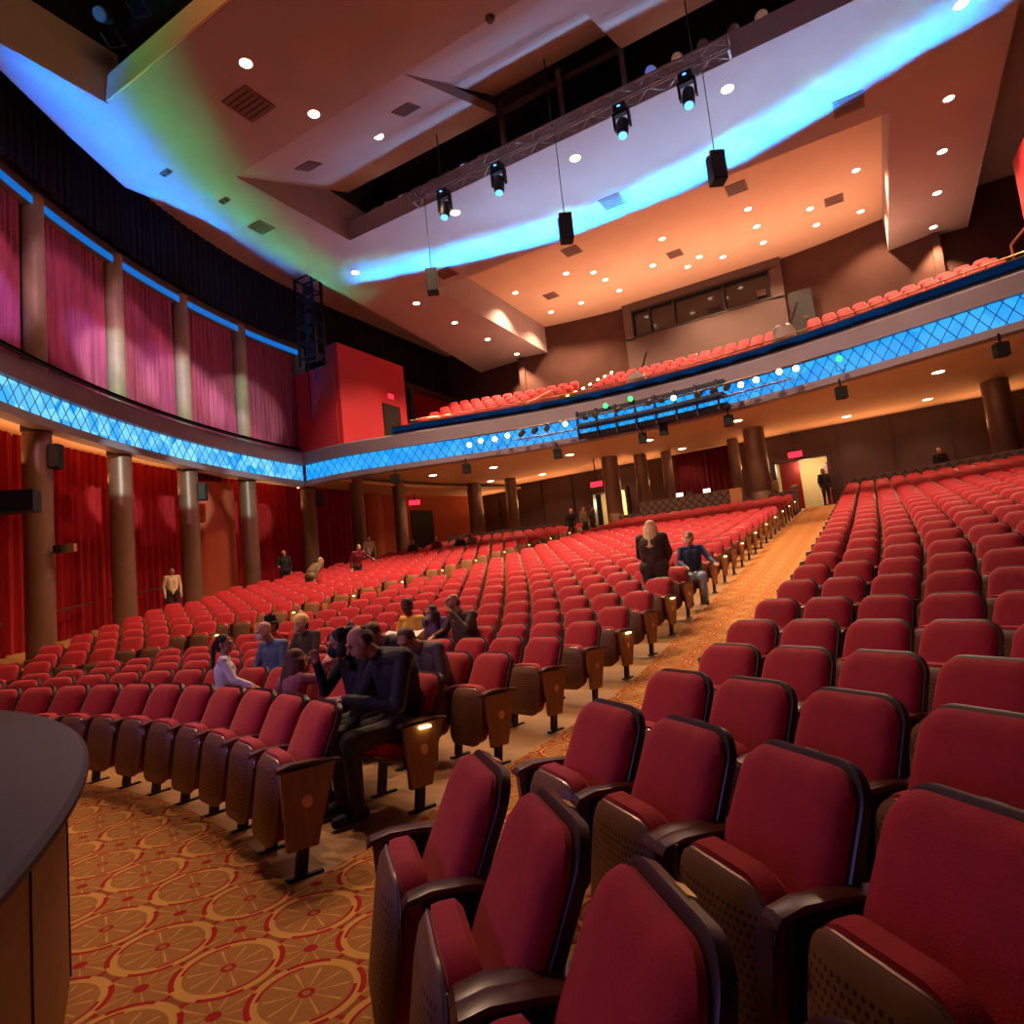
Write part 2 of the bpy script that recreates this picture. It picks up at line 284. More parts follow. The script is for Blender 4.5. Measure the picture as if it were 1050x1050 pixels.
# ------------------------------------------------------------------ mesh helpers
class MB:
    def __init__(s): s.v = []; s.f = []; s.mi = []; s.uv = None
    def add(s, vs, fs, mi=0):
        o = len(s.v); s.v += [tuple(p) for p in vs]; s.f += [tuple(i + o for i in f) for f in fs]; s.mi += [mi] * len(fs); return s
    def box(s, c, d, mi=0, rz=0.0, rot=None):
        R = rot or Matrix.Rotation(rz, 3, 'Z'); c = Vector(c); h = [x / 2 for x in d]
        vs = [c + R @ Vector((sx * h[0], sy * h[1], sz * h[2])) for sx in (-1, 1) for sy in (-1, 1) for sz in (-1, 1)]
        return s.add(vs, [(0, 1, 3, 2), (4, 6, 7, 5), (0, 4, 5, 1), (2, 3, 7, 6), (0, 2, 6, 4), (1, 5, 7, 3)], mi)
    def prism(s, poly, z0, z1, mi=0):
        n = len(poly); z0 = z0 if isinstance(z0, (list, tuple)) else [z0] * n; z1 = z1 if isinstance(z1, (list, tuple)) else [z1] * n
        vs = [(x, y, z0[i]) for i, (x, y) in enumerate(poly)] + [(x, y, z1[i]) for i, (x, y) in enumerate(poly)]
        fs = [tuple(range(n))[::-1], tuple(range(n, 2 * n))] + [(i, (i + 1) % n, n + (i + 1) % n, n + i) for i in range(n)]
        return s.add(vs, fs, mi)
    def tube(s, pts, r, n=8, mi=0, cap=True):
        pts = [Vector(p) for p in pts]; rs = r if isinstance(r, (list, tuple)) else [r] * len(pts); vs = []; up = Vector((0, 0, 1))
        for i, p in enumerate(pts):
            t = (pts[min(i + 1, len(pts) - 1)] - pts[max(i - 1, 0)]).normalized()
            a = t.cross(up); a = a if a.length > 1e-3 else Vector((1, 0, 0)); a.normalize(); b = t.cross(a)
            vs += [p + (a * cos(2 * pi * k / n) + b * sin(2 * pi * k / n)) * rs[i] for k in range(n)]
        fs = [(i * n + k, i * n + (k + 1) % n, (i + 1) * n + (k + 1) % n, (i + 1) * n + k) for i in range(len(pts) - 1) for k in range(n)]
        if cap: fs += [tuple(range(n))[::-1], tuple(range((len(pts) - 1) * n, len(pts) * n))]
        return s.add(vs, fs, mi)
    def lathe(s, prof, c=(0, 0, 0), n=24, mi=0):
        vs = [(c[0] + r * cos(2 * pi * k / n), c[1] + r * sin(2 * pi * k / n), c[2] + z) for r, z in prof for k in range(n)]
        fs = [(i * n + k, i * n + (k + 1) % n, (i + 1) * n + (k + 1) % n, (i + 1) * n + k) for i in range(len(prof) - 1) for k in range(n)]
        fs += [tuple(range(n))[::-1], tuple(range((len(prof) - 1) * n, len(prof) * n))]
        return s.add(vs, fs, mi)
    def sweep(s, path, sec, mi=0, closed=True, caps=True, left=1):
        """section points (d, z): d is metres to the left-hand normal of the path"""
        P = [Vector((p[0], p[1])) for p in path]; n = len(sec); vs = []
        for i, p in enumerate(P):
            t = (P[min(i + 1, len(P) - 1)] - P[max(i - 1, 0)]).normalized(); nn = Vector((-t.y, t.x)) * left
            vs += [(p.x + nn.x * d, p.y + nn.y * d, z) for d, z in sec]
        k2 = n if closed else n - 1
        fs = [(i * n + k, i * n + (k + 1) % n, (i + 1) * n + (k + 1) % n, (i + 1) * n + k) for i in range(len(P) - 1) for k in range(k2)]
        if closed and caps: fs += [tuple(range(n))[::-1], tuple(range((len(P) - 1) * n, len(P) * n))]
        return s.add(vs, fs, mi)
    def mesh(s, name, mats, smooth=True, angle=35):
        me = D.meshes.new(name); me.from_pydata(s.v, [], s.f); me.update()
        mats = mats if isinstance(mats, (list, tuple)) else [mats]
        for m in mats: me.materials.append(m)
        me.polygons.foreach_set('material_index', s.mi)
        bm = bmesh.new(); bm.from_mesh(me); bmesh.ops.recalc_face_normals(bm, faces=bm.faces); bm.to_mesh(me); bm.free()
        if smooth:
            me.polygons.foreach_set('use_smooth', [True] * len(me.polygons)); me.set_sharp_from_angle(angle=math.radians(angle))
        if s.uv is not None:
            uvl = me.uv_layers.new(name='uv')
            for l in me.loops: uvl.data[l.index].uv = s.uv[l.vertex_index]
        return me
    def build(s, name, mats, parent=None, **kw):
        return link(name, s.mesh(name, mats, **kw), parent)

def link(name, me, parent=None, loc=None, rz=None):
    o = D.objects.new(name, me); COL.objects.link(o)
    if parent is not None: o.parent = parent
    if loc is not None: o.location = loc
    if rz is not None: o.rotation_euler = (0, 0, rz)
    return o

def tag(o, label, cat, group=None, kind=None):
    if label: o['label'] = label
    if cat: o['category'] = cat
    if group: o['group'] = group
    if kind: o['kind'] = kind
    return o

def thing(name, label, cat, loc=(0, 0, 0), rz=0.0, group=None):
    o = D.objects.new(name, None); COL.objects.link(o); o.location = loc; o.rotation_euler = (0, 0, rz); o.empty_display_size = 0.1
    return tag(o, label, cat, group)

def struct(name, mb, m, label=None, cat='structure', **kw):
    o = mb.build(name, m, **kw); o['kind'] = 'structure'
    if label: o['label'] = label
    if cat: o['category'] = cat
    return o

ORD = ['', 'first', 'second', 'third', 'fourth', 'fifth', 'sixth', 'seventh', 'eighth', 'ninth', 'tenth', 'eleventh', 'twelfth', 'thirteenth', 'fourteenth', 'fifteenth', 'sixteenth', 'seventeenth', 'eighteenth', 'nineteenth', 'twentieth', 'twenty-first', 'twenty-second', 'twenty-third', 'twenty-fourth', 'twenty-fifth', 'twenty-sixth', 'twenty-seventh', 'twenty-eighth', 'twenty-ninth', 'thirtieth']

# ------------------------------------------------------------------ the plan of the house
SCX, SCY = -7.0, -5.75                       # centre the rows curve about
NROW = 28
ROWZ = [0, 0, 0, .02, .07, .157, .295, .445, .594, .749, .895, 1.03, 1.166] + [1.166 + .145 * i for i in range(1, 17)]
ROWR = [hyp(3.96, 2.57 + 1.05 * i + 5.75) for i in range(NROW + 1)]
def floor_z(x, y):
    return float(np.interp(hyp(x - SCX, y - SCY), [0] + [r + .1 for r in ROWR] + [60], [0] + ROWZ[:NROW + 1] + [ROWZ[NROW] + 0.3]))
WC, WR = (4.636, 21.361), 26.046             # left side wall circle (face of the light band)
def wall_pt(y, d=0.0, side=-1):
    r = WR + d; x = WC[0] - math.sqrt(max(r * r - (y - WC[1]) ** 2, 0))
    return (x, y) if side < 0 else (-12.8 - x, y)
def wall_path(y0, y1, d=0.0, side=-1, n=40): return [wall_pt(y0 + (y1 - y0) * i / n, d, side) for i in range(n + 1)]
BX = -6.4
_bd = [(-14.95, 19.6), (-12.8, 19.75), (-10.2, 20.5), (-8, 21.22), (-6, 21.85), (-4, 22.35), (-2, 22.65), (0, 22.75)]
_bd = _bd + [(-a, b) for a, b in _bd[-2::-1]]
def smooth_path(pts, n=8):
    out = []
    for i in range(len(pts) - 1):
        p0, p1, p2, p3 = [np.array(pts[max(0, min(len(pts) - 1, i + k))], float) for k in (-1, 0, 1, 2)]
        for j in range(n):
            t = j / n; out.append(tuple(.5 * ((2 * p1) + (-p0 + p2) * t + (2 * p0 - 5 * p1 + 4 * p2 - p3) * t * t + (-p0 + 3 * p1 - 3 * p2 + p3) * t ** 3)))
    out.append(tuple(pts[-1])); return out
BAL = [(BX + a, b) for a, b in smooth_path(_bd)]
def offset(path, d):
    out = []
    for i, p in enumerate(path):
        a, b = path[max(i - 1, 0)], path[min(i + 1, len(path) - 1)]
        tx, ty = b[0] - a[0], b[1] - a[1]; l = hyp(tx, ty); out.append((p[0] - ty / l * d, p[1] + tx / l * d))
    return out
def arclen(path):
    L = [0]
    for a, b in zip(path, path[1:]): L.append(L[-1] + hyp(b[0] - a[0], b[1] - a[1]))
    return L
def along(path, s, L=None):
    L = L or arclen(path); s = max(0, min(s, L[-1])); i = max(0, min(len(L) - 2, int(np.searchsorted(L, s)) - 1))
    t = (s - L[i]) / (L[i + 1] - L[i]); a, b = path[i], path[i + 1]
    return a[0] + (b[0] - a[0]) * t, a[1] + (b[1] - a[1]) * t
# ------------------------------------------------------------------ floor, carpet, stage
mb = MB()
ths = np.radians(np.linspace(-80, 80, 81)); Rs = [0.0, 6, 8.28] + [r + .1 for r in ROWR] + [40, 46]
for i, r in enumerate(Rs):
    for t in ths:
        x, y = SCX + r * sin(t), SCY + r * cos(t); mb.v.append((x, y, floor_z(x, y) if r > 8 else 0))
n = len(ths)
for i in range(len(Rs) - 1):
    for k in range(n - 1): mb.f.append((i * n + k, i * n + k + 1, (i + 1) * n + k + 1, (i + 1) * n + k)); mb.mi.append(0)
struct('floor', mb, M['wood'], 'tan floor rising in a curved rake under the seats', 'floor', smooth=True)
def carpet(name, label, x0f, x1f, y0, y1, step=0.5, nx=5):
    mb = MB(); ny = int((y1 - y0) / step)
    for j in range(ny + 1):
        y = y0 + (y1 - y0) * j / ny
        for i in range(nx + 1):
            x = x0f(y) + (x1f(y) - x0f(y)) * i / nx; mb.v.append((x, y, floor_z(x, y) + .0128))
    for j in range(ny):
        for i in range(nx): a = j * (nx + 1) + i; mb.f.append((a, a + 1, a + nx + 2, a + nx + 1)); mb.mi.append(0)
    return struct(name, mb, M['carpet'], label, 'carpet')
RSX = [-1.54, -1.40, -1.30, -1.20, -1.24, -1.19, -1.09, -1.01, -.94, -.91, -.90, -.89] + [-.88] * 20   # first seat of each right-block row
rx = lambda y: float(np.interp(y, [1.2, 4, 8, 12, 33], [-1.86, -1.66, -1.45, -1.3, -1.2]))
carpet('floor_carpet', 'patterned orange carpet up the right aisle', lambda y: -2.93, rx, 0.2, 34)
carpet('floor_carpet', 'patterned orange carpet up the left aisle', lambda y: -13.0, lambda y: -11.5, 2.0, 33)
mb = MB()
for i, r in enumerate([8.15, 8.8, 9.14]):
    for t in ths: mb.v.append((SCX + r * sin(t), SCY + r * cos(t), .012))
for i in range(2):
    for k in range(n - 1): mb.f.append((i * n + k, i * n + k + 1, (i + 1) * n + k + 1, (i + 1) * n + k)); mb.mi.append(0)
struct('floor_carpet', mb, M['carpet'], 'patterned orange carpet in front of the stage', 'carpet')
mb = MB()
tt = np.radians(np.linspace(28, 62, 24))
for i, r in enumerate([9.14, 9.9, 10.6, 11.3]):
    for t in tt:
        x, y = SCX + r * sin(t), SCY + r * cos(t)
        mb.v.append((max(x, -2.93), y, floor_z(x, y) + .010))
for i in range(3):
    for k in range(23): mb.f.append((i * 24 + k, i * 24 + k + 1, (i + 1) * 24 + k + 1, (i + 1) * 24 + k)); mb.mi.append(0)
struct('floor_carpet', mb, M['carpet'], 'patterned orange carpet under the nearest right-hand seats', 'carpet')
# stage apron
st = thing('stage', 'curved black-topped stage apron with brown wooden front, at lower left', 'stage', (SCX, SCY, 0))
mb = MB(); mb.lathe([(0.01, .86), (8.24, .86), (8.26, .875), (8.26, .895), (8.24, .91), (0.01, .91)], n=220); mb.build('stage_top', M['stage'], st)
mb = MB(); mb.lathe([(0.01, 0.0), (8.17, 0.0), (8.17, .86), (0.01, .86)], n=220); mb.build('stage_front', M['stagewood'], st)
for a in np.radians(np.arange(20, 75, 7)):
    mb = MB(); mb.box((8.172 * sin(a), 8.172 * cos(a), .43), (.006, .008, .85), rz=-a); mb.build('front_seam', M['darkwood'], st)

# ------------------------------------------------------------------ ceilings
CZ, OZ = 14.0, 15.5
def mirror(p): return [(-12.8 - x, y) for x, y in p]
left_strip = [(-14.7, 4.9), (-14.7, 8.14), (-14.7, 31.9), (-19.2, 31.9), (-18.8, 28.8), (-18.0, 21), (-17.35, 14.4), (-17.32, 12.2), (-17.5, 10.09), (-16.37, 7.83), (-15.5, 6.26)]
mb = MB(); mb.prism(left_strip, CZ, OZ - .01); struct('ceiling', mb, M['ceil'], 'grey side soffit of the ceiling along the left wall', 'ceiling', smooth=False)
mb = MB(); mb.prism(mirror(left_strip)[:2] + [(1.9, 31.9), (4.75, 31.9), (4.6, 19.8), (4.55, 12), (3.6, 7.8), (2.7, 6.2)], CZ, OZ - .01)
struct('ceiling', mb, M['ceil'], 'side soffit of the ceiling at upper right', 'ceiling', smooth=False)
mb = MB()
def tilt(x0, x1, z1):
    mb.prism([(x0, 8.14), (x1, 8.14), (x1, 11.7), (x0, 11.7)], CZ, CZ + .3)
    mb.prism([(x0, 11.7), (x1, 11.7), (x1, 16.42), (x0, 16.42)], [CZ, CZ, z1, z1], [CZ + .3, CZ + .3, z1 + .3, z1 + .3])
tilt(-14.7, -8.45, 15.87); tilt(-8.45, -4.35, 16.5); tilt(-4.35, 1.9, 15.87)
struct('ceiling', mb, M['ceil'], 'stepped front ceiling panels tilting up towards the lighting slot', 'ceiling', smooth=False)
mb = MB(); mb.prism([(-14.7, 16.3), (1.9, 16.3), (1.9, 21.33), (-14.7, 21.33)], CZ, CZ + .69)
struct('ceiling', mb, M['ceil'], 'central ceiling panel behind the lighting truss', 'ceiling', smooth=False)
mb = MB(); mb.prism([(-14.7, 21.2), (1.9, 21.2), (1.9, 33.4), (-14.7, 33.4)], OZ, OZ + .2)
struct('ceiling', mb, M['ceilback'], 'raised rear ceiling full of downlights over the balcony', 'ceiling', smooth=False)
mb = MB()
mb.prism([(-26, 3), (-17, 3), (-17, 36), (-26, 36)], OZ + .05, OZ + .25); mb.prism([(4, 3), (14, 3), (14, 36), (4, 36)], OZ + .05, OZ + .25)
struct('ceiling', mb, M['ceil'], 'recessed ceiling beyond the side soffits', 'ceiling', smooth=False)
mb = MB()
mb.box((-6.4, 12.5, 17.6), (34, 26, .1)); mb.box((-6.4, 18.9, 16.4), (17, .1, 2.6)); mb.box((-6.4, 4.8, 16.3), (17, .1, 3)); mb.box((-14.75, 13, 16.6), (.06, 17, 2.2)); mb.box((1.95, 13, 16.6), (.06, 17, 2.2)); mb.box((-6.4, 8.5, 15.95), (17, .15, 2.6))
struct('ceiling_void', mb, M['void'], 'dark void above the lighting slots', 'ceiling', smooth=False)
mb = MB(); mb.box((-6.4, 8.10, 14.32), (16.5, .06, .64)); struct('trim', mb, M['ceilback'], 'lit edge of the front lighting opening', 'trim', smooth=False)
mb = MB(); mb.prism(left_strip[:1] + [(-14.7, 1), (-13.0, 1), (-14.2, 4.0), (-15.5, 6.26)], CZ, OZ); struct('ceiling', mb, M['ceil'], 'front end of the left ceiling soffit', 'ceiling', smooth=False)

# slot struts and catwalk fixtures
def slot_post(x, label, z0=14.69, z1=16.4):
    mb = MB(); mb.box((x, 16.62, (z0 + z1) / 2), (.14, .14, z1 - z0)); o = mb.build('slot_post', M['truss'], smooth=False); tag(o, label, 'post', 'posts in the ceiling slot')
for x, l in ((-8.38, 'steel post in the ceiling slot at the left step of the tilted ceiling'), (-6.35, 'steel post in the middle of the ceiling lighting slot'), (-4.42, 'steel post in the ceiling slot at the right step of the tilted ceiling')): slot_post(x, l)
mb = MB(); mb.box((-6.4, 16.75, 16.15), (4.0, .10, .16)); tag(mb.build('slot_rail', M['truss'], smooth=False), 'grey rail across the top of the middle ceiling slot', 'rail')
can_mb = MB(); can_mb.lathe([(.09, 0), (.13, .02), (.13, .30), (.09, .38), (.02, .40)], n=14); can_me = can_mb.mesh('can_body', M['black'])
cl = MB(); cl.lathe([(.118, -.004), (.118, .012)], n=14); can_lens_dim = cl.mesh('can_lens', M['dimlens']); can_lens_blue = cl.mesh('can_lens', M['dimblue'])
yo = MB(); yo.tube([(-.15, 0, .2), (-.15, 0, .48), (.15, 0, .48), (.15, 0, .2)], .014, 6); yoke_me = yo.mesh('yoke', M['blackmetal'])
def spot_can(name, label, cat, loc, aim, lens=None, group=None, scale=1.0):
    o = thing(name, label, cat, loc, 0, group); d = Vector(aim).normalized()
    q = (-d).to_track_quat('Z', 'Y').to_euler(); o.rotation_euler = q; o.scale = (scale,) * 3
    b = link('housing', can_me, o); link('lens', lens or can_lens_dim, b); y = link('yoke', yoke_me, o); y.rotation_euler = (0.9, 0, 0); y.location = (0, -.1, -.02)
    return o
for i, (x, lens) in enumerate([(-14.0, 0), (-13.4, 0), (-12.7, 0), (-12.1, 0), (-11.4, 0), (-10.8, 0), (-10.1, 1), (-9.4, 0), (-3.75, 1), (-3.0, 0), (-2.3, 0), (-1.5, 0), (-.8, 0)]):
    pos = ('glowing blue' if lens else 'unlit') + ' catwalk spotlight in the ceiling slot, ' + ORD[i + 1] + ' from the left end'
    spot_can('catwalk_spotlight', pos, 'spotlight', (x, 16.9, 15.05 if i < 8 else 15.2), (.1, -.75, -.55), can_lens_blue if lens else can_lens_dim, 'catwalk spotlights in the ceiling slot', 1.25)
for i, (x, y, z) in enumerate([(-12.2, 7.2, 15.0), (-11.2, 7.0, 15.1), (-13.4, 7.3, 15.0)]):
    spot_can('catwalk_spotlight', 'dark spotlight inside the front ceiling opening, ' + ORD[i + 1] + ' of three', 'spotlight', (x, y, z), (.3, -.6, -.5), can_lens_blue if i == 0 else None, 'spotlights in the front ceiling opening', 1.2)

# ------------------------------------------------------------------ left side wall
def fascia_parts(root, path, tag_left, led):
    mb = MB(); mb.sweep(path, [(0, 6.58), (0, 6.80), (.22, 6.80), (.22, 7.50), (0, 7.50), (-.02, 8.0), (.02, 8.06), (.42, 8.06), (.42, 6.58)]); mb.build('fascia', M['fascia'], root, angle=25)
    mb = MB(); mb.sweep(path, [(.14, 6.81), (.14, 7.49), (.20, 7.49), (.20, 6.81)]); mb.build('led_band', led, root, angle=25)
    mb = MB(); L = arclen(path); s = 0.0; h = .68; wd = .46
    while s < L[-1]:
        for sg in (-1, 1):
            pts = []
            for k in range(4):
                t = k / 3; x, y = along(offp[tag_left], s + (wd * t if sg > 0 else wd * (1 - t)), offl[tag_left]); pts.append((x, y, 6.81 + h * t))
            mb.tube(pts, .011, 4, cap=False)
        s += .37
    mb.build('diamond_lattice', M['lattice'], root)
WL = wall_path(1.0, 19.7, 0, -1, 48)
offp = {'L': offset(WL, .07), 'B': offset(BAL, .07)}; offl = {k: arclen(v) for k, v in offp.items()}
gb = thing('gallery_band', 'curved grey band with glowing blue diamond lattice along the left wall', 'light band')
fascia_parts(gb, WL, 'L', M['ledleft'])
mb = MB(); mb.sweep(wall_path(1.0, 34, 0, -1, 60), [(.42, 7.08), (.42, 7.25), (3.2, 7.25), (3.2, 7.08)]); struct('ceiling', mb, M['soffit'], 'orange soffit behind the left columns', 'ceiling', smooth=False)
mb = MB(); mb.sweep(WL, [(.42, 7.9), (.42, 8.04), (1.6, 8.04), (1.6, 7.9)]); struct('trim', mb, M['fascia'], 'ledge below the upper curtains', 'ledge', smooth=False)
# solid outer wall
mb = MB(); mb.sweep(wall_path(0, 23, 2.9, -1, 40), [(0, 0), (0, 15.6), (.2, 15.6), (.2, 0)]); struct('wall_left', mb, M['brownwall'], 'side wall behind the left curtains', 'wall')
mb = MB(); mb.sweep(wall_path(23, 36, 2.9, -1, 20), [(0, 0), (0, 7.4), (.2, 7.4), (.2, 0)]); struct('wall_left', mb, M['orangewall'], 'terracotta side wall at the rear left', 'wall')
mb = MB(); mb.sweep(wall_path(23, 36, 2.9, -1, 20), [(0, 7.4), (0, 15.6), (.2, 15.6), (.2, 7.4)]); struct('wall_left', mb, M['brownwall'], 'dark side wall above the rear left', 'wall')
mb = MB(); mb.sweep([(-12.8 - x, y) for x, y in wall_path(3, 36, .5, -1, 50)], [(0, 0), (0, 15.6), (.2, 15.6), (.2, 0)], left=-1); struct('wall_right', mb, M['brownwall'], 'side wall at the right edge', 'wall')
CY = [1.9, 4.95, 8.1, 10.95, 13.85, 16.85, 20.3]; CN = ['', 'second', 'first', 'second', 'third', 'fourth', 'fifth']
def wave_curtain(mb, path, z0, z1, amp, lam, seed, mi=0, rows=6):
    rnd = random.Random(seed); L = arclen(path); ns = int(L[-1] / .035); P = []
    ph = 0; cols = []
    for i in range(ns + 1):
        s = L[-1] * i / ns; x, y = along(path, s, L); x2, y2 = along(path, min(s + .05, L[-1]), L); x1, y1 = along(path, max(s - .05, 0), L)
        tx, ty = x2 - x1, y2 - y1; l = hyp(tx, ty) or 1
        ph += 2 * pi * .035 / lam * rnd.uniform(.6, 1.4); a = amp * (sin(ph) + .35 * sin(2.3 * ph + 1))
        cols.append((x - ty / l * a, y + tx / l * a, -ty / l, tx / l, ph))
    for j in range(rows + 1):
        t = j / rows; z = z0 + (z1 - z0) * t; g = .6 + .4 * (1 - t)
        for i, (x, y, nx, ny, p) in enumerate(cols):
            d = amp * (g - 1) * sin(p); mb.v.append((x + nx * d, y + ny * d, z if j else z0 + .03 * sin(p * .5)))
    m = len(cols); o = 0
    base = len(mb.v) - m * (rows + 1)
    for j in range(rows):
        for i in range(m - 1): mb.f.append((base + j * m + i, base + j * m + i + 1, base + (j + 1) * m + i + 1, base + (j + 1) * m + i)); mb.mi.append(mi)
side_lab = ['', 'at the left edge of the picture', 'between the first and second columns', 'between the second and third columns', 'between the third and fourth columns', 'between the fourth and fifth columns']
for i in range(1, len(CY)):
    y = CY[i]; x, yy = wall_pt(y, .55); fz = floor_z(x, y)
    if i >= 2:
        o = thing('column', 'round bronze column under the left light band, ' + ORD[i - 1] + ' from the stage', 'column', (x, yy, fz), 0, 'columns under the left light band')
        mb = MB(); mb.lathe([(.36, 0), (.36, .12), (.325, .14), (.325, 1.95), (.320, 1.955), (.320, 1.97), (.325, 1.975), (.325, 7.0 - fz)], n=28); mb.build('shaft', M['column'], o)
        mb = MB(); mb.lathe([(.345, 6.55 - fz), (.345, 6.98 - fz)], n=28); mb.build('collar', M['blackmetal'], o)
    mb = MB(); mb.lathe([(.27, 0), (.27, 5.05)], (x, yy, 8.04), 24)
    tag(mb.build('pilaster', M['pilaster']), 'pale bronze pilaster between the upper curtains, ' + ORD[i] + ' from the stage', 'pilaster', 'pilasters between the upper curtains')
    # upper curtain between this pilaster and the one before
    pth = [wall_pt(CY[i - 1] + .32 + (y - CY[i - 1] - .64) * k / 12, .62) for k in range(13)]
    mb = MB(); wave_curtain(mb, pth, 8.1, 12.75, .055, .26, i)
    tag(mb.build('upper_curtain', M['pinkcurtain']), 'crimson upper curtain, ' + ORD[i] + ' from the stage', 'curtain', 'upper curtains on the left wall')
    pth = [wall_pt(CY[i - 1] + (y - CY[i - 1]) * k / 12, 2.35) for k in range(13)]
    mb = MB(); wave_curtain(mb, pth, fz + .05 if i < 3 else fz - .2, 7.1, .07, .36, 20 + i)
    tag(mb.build('lower_curtain', M['curtain']), 'deep red lower curtain behind the columns, ' + side_lab[i - 1] if i > 1 else 'deep red curtain nearest the stage under the light band', 'curtain', 'lower curtains on the left wall')
    if i < 6:
        a, b = [wall_pt(CY[i - 1] + (y - CY[i - 1]) * t, 2.05) for t in (.22, .95)]; h = mb = MB()
        za, zb = floor_z(*a) + .95, floor_z(*b) + .95
        mb.tube([(a[0] - .12, a[1], za), (*a, za), (*b, zb), (b[0] - .12, b[1], zb)], .028, 8)
        tag(mb.build('handrail', M['railwood']), 'dark handrail in front of the red curtain, ' + (side_lab[i - 1] if i > 1 else 'nearest the stage'), 'handrail', 'handrails along the left wall')
mb = MB(); wave_curtain(mb, wall_path(20.3, 24.8, 2.35, -1, 12), 2.2, 7.1, .07, .36, 40)
tag(mb.build('lower_curtain', M['curtain']), 'deep red curtain behind the fifth column, beside the terracotta walls', 'curtain', 'lower curtains on the left wall')
# cornice over the upper curtains, its blue wash painted as a glow; black drape above
co = thing('cornice', 'thin cornice over the upper curtains with its blue light put in as glow', 'cornice')
mb = MB(); mb.sweep(wall_path(1, 20.4, 0, -1, 44), [(.40, 12.72), (.40, 13.25), (.9, 13.25), (.9, 12.72)]); mb.build('cornice_body', M['fascia'], co)
mb = MB(); mb.sweep(wall_path(1, 20.4, 0, -1, 44), [(.37, 12.74), (.37, 12.96), (.395, 12.96), (.395, 12.74)]); mb.build('blue_glow_strip', M['corniceglow'], co)
mb = MB(); wave_curtain(mb, wall_path(1, 20.2, -.05, -1, 60), 13.02, 15.55, .035, .3, 77, rows=2)
tag(mb.build('black_drape', M['darkdrape']), 'long curved black drape hung under the ceiling along the left wall', 'drape')
mb = MB(); wave_curtain(mb, [(-21.45, 20.3 + .3 * k) for k in range(40)], 12.9, 15.55, .035, .3, 78, rows=2)
tag(mb.build('black_drape', M['darkdrape']), 'straight black drape above the red wall, left of the balcony', 'drape')
mb = MB(); mb.box((-21.4, 27, 12.8), (.25, 13, .28)); struct('trim', mb, M['brownwall'], 'beam under the black drape', 'beam', smooth=False)
for k, (y0, y1) in enumerate([(24.6, 27.4), (27.9, 31.8)]):
    mb = MB(); wave_curtain(mb, [(-21.5, y0 + (y1 - y0) * j / 10) for j in range(11)], 8.3, 12.7, .05, .3, 81 + k, rows=3)
    tag(mb.build('upper_curtain', M['curtain']), 'dark red curtain at the left end of the balcony, ' + ('nearer the red wall' if k == 0 else 'nearer the back wall'), 'curtain', 'curtains at the balcony end')
mb = MB(); mb.box((-21.45, 27.65, 10.4), (.3, .4, 4.6)); tag(mb.build('pilaster', M['brownwall'], smooth=False), 'square brown post between the two balcony end curtains', 'pilaster')
# red wall block with door
mb = MB(); mb.box((-19.35, 22.0, 10.29), (.6, 4.4, 4.42)); struct('wall_left', mb, M['redwall'], 'bright red wall block at the left end of the balcony', 'wall', smooth=False)
mb = MB(); mb.box((-20.5, 19.85, 9.7), (2.4, .2, 3.9)); struct('wall_left', mb, M['redwall'], 'shadowed wall beside the lighting ladder', 'wall', smooth=False)
d = thing('door', 'black door in the bright red balcony wall', 'door', (-19.03, 23.05, 8.2))
mb = MB(); mb.box((0, 0, 1.05), (.06, 1.2, 2.15)); mb.build('door_leaf', M['black'], d, smooth=False)
mb = MB(); mb.lathe([(.04, 0), (.05, .03), (.02, .06)], (0.04, -.1, 1.2), 10); mb.build('door_knob', M['brass'], d)
mb = MB(); mb.box((-19.0, 23.05, 10.74), (.05, .34, .22)); tag(mb.build('exit_sign', M['exit'], smooth=False), 'small red exit sign above the black door in the red wall', 'exit sign')
# lighting ladder
ld = thing('lighting_ladder', 'black lighting ladder hanging at the far end of the left wall drape', 'lighting ladder', (-19.75, 19.05, 11.3))
mb = MB()
for sx in (-.5, .5):
    for sy in (-.25, .25): mb.box((sx, sy, 2.1), (.09, .09, 3.9))
for k in range(6):
    z = .5 + k * .7
    for sy in (-.25, .25): mb.box((0, sy, z), (1.0, .05, .06))
    for sx in (-.5, .5): mb.box((sx, 0, z), (.05, .5, .06))
mb.build('ladder_frame', M['blackmetal'], ld, smooth=False)
for k in range(5):
    z = 1.0 + k * .6
    mb = MB(); mb.tube([(.05, 0, z), (.32, -.34, z - .12)], [.16, .19], 12); mb.build('stage_lamp', M['speaker'], ld)
mb = MB(); mb.tube([(-.3, 0, .1), (-.3, 0, -2.0)], .03, 6); mb.tube([(.15, 0, .1), (.15, 0, -.6)], .03, 6); mb.build('hanging_pipe', M['blackmetal'], ld)
# curved terracotta vestibule wall and other lower-left walls
mb = MB(); mb.lathe([(1.15, 0), (1.15, 4.6)], (-23.35, 16.1, 2.0), 40); struct('wall_left', mb, M['orangewall'], 'smooth curved terracotta wall between the third and fourth columns', 'wall')
mb = MB(); mb.lathe([(.7, 0), (.7, 4.9)], (-24.1, 26.6, 2.3), 30); struct('wall_left', mb, M['orangewall'], 'curved terracotta wall end by the rear left columns', 'wall')
for k, (x, y, l) in enumerate([(-21.84, 23.29, 'round bronze column behind the fifth column, rear left'), (-21.49, 26.06, 'round bronze column near the rear left exit, left of it')]):
    o = thing('column', l, 'column', (x, y, floor_z(x, y)), 0); mb = MB(); mb.lathe([(.36, 0), (.36, .12), (.33, .14), (.33, 7.35 - floor_z(x, y))], n=24); mb.build('shaft', M['column'], o)
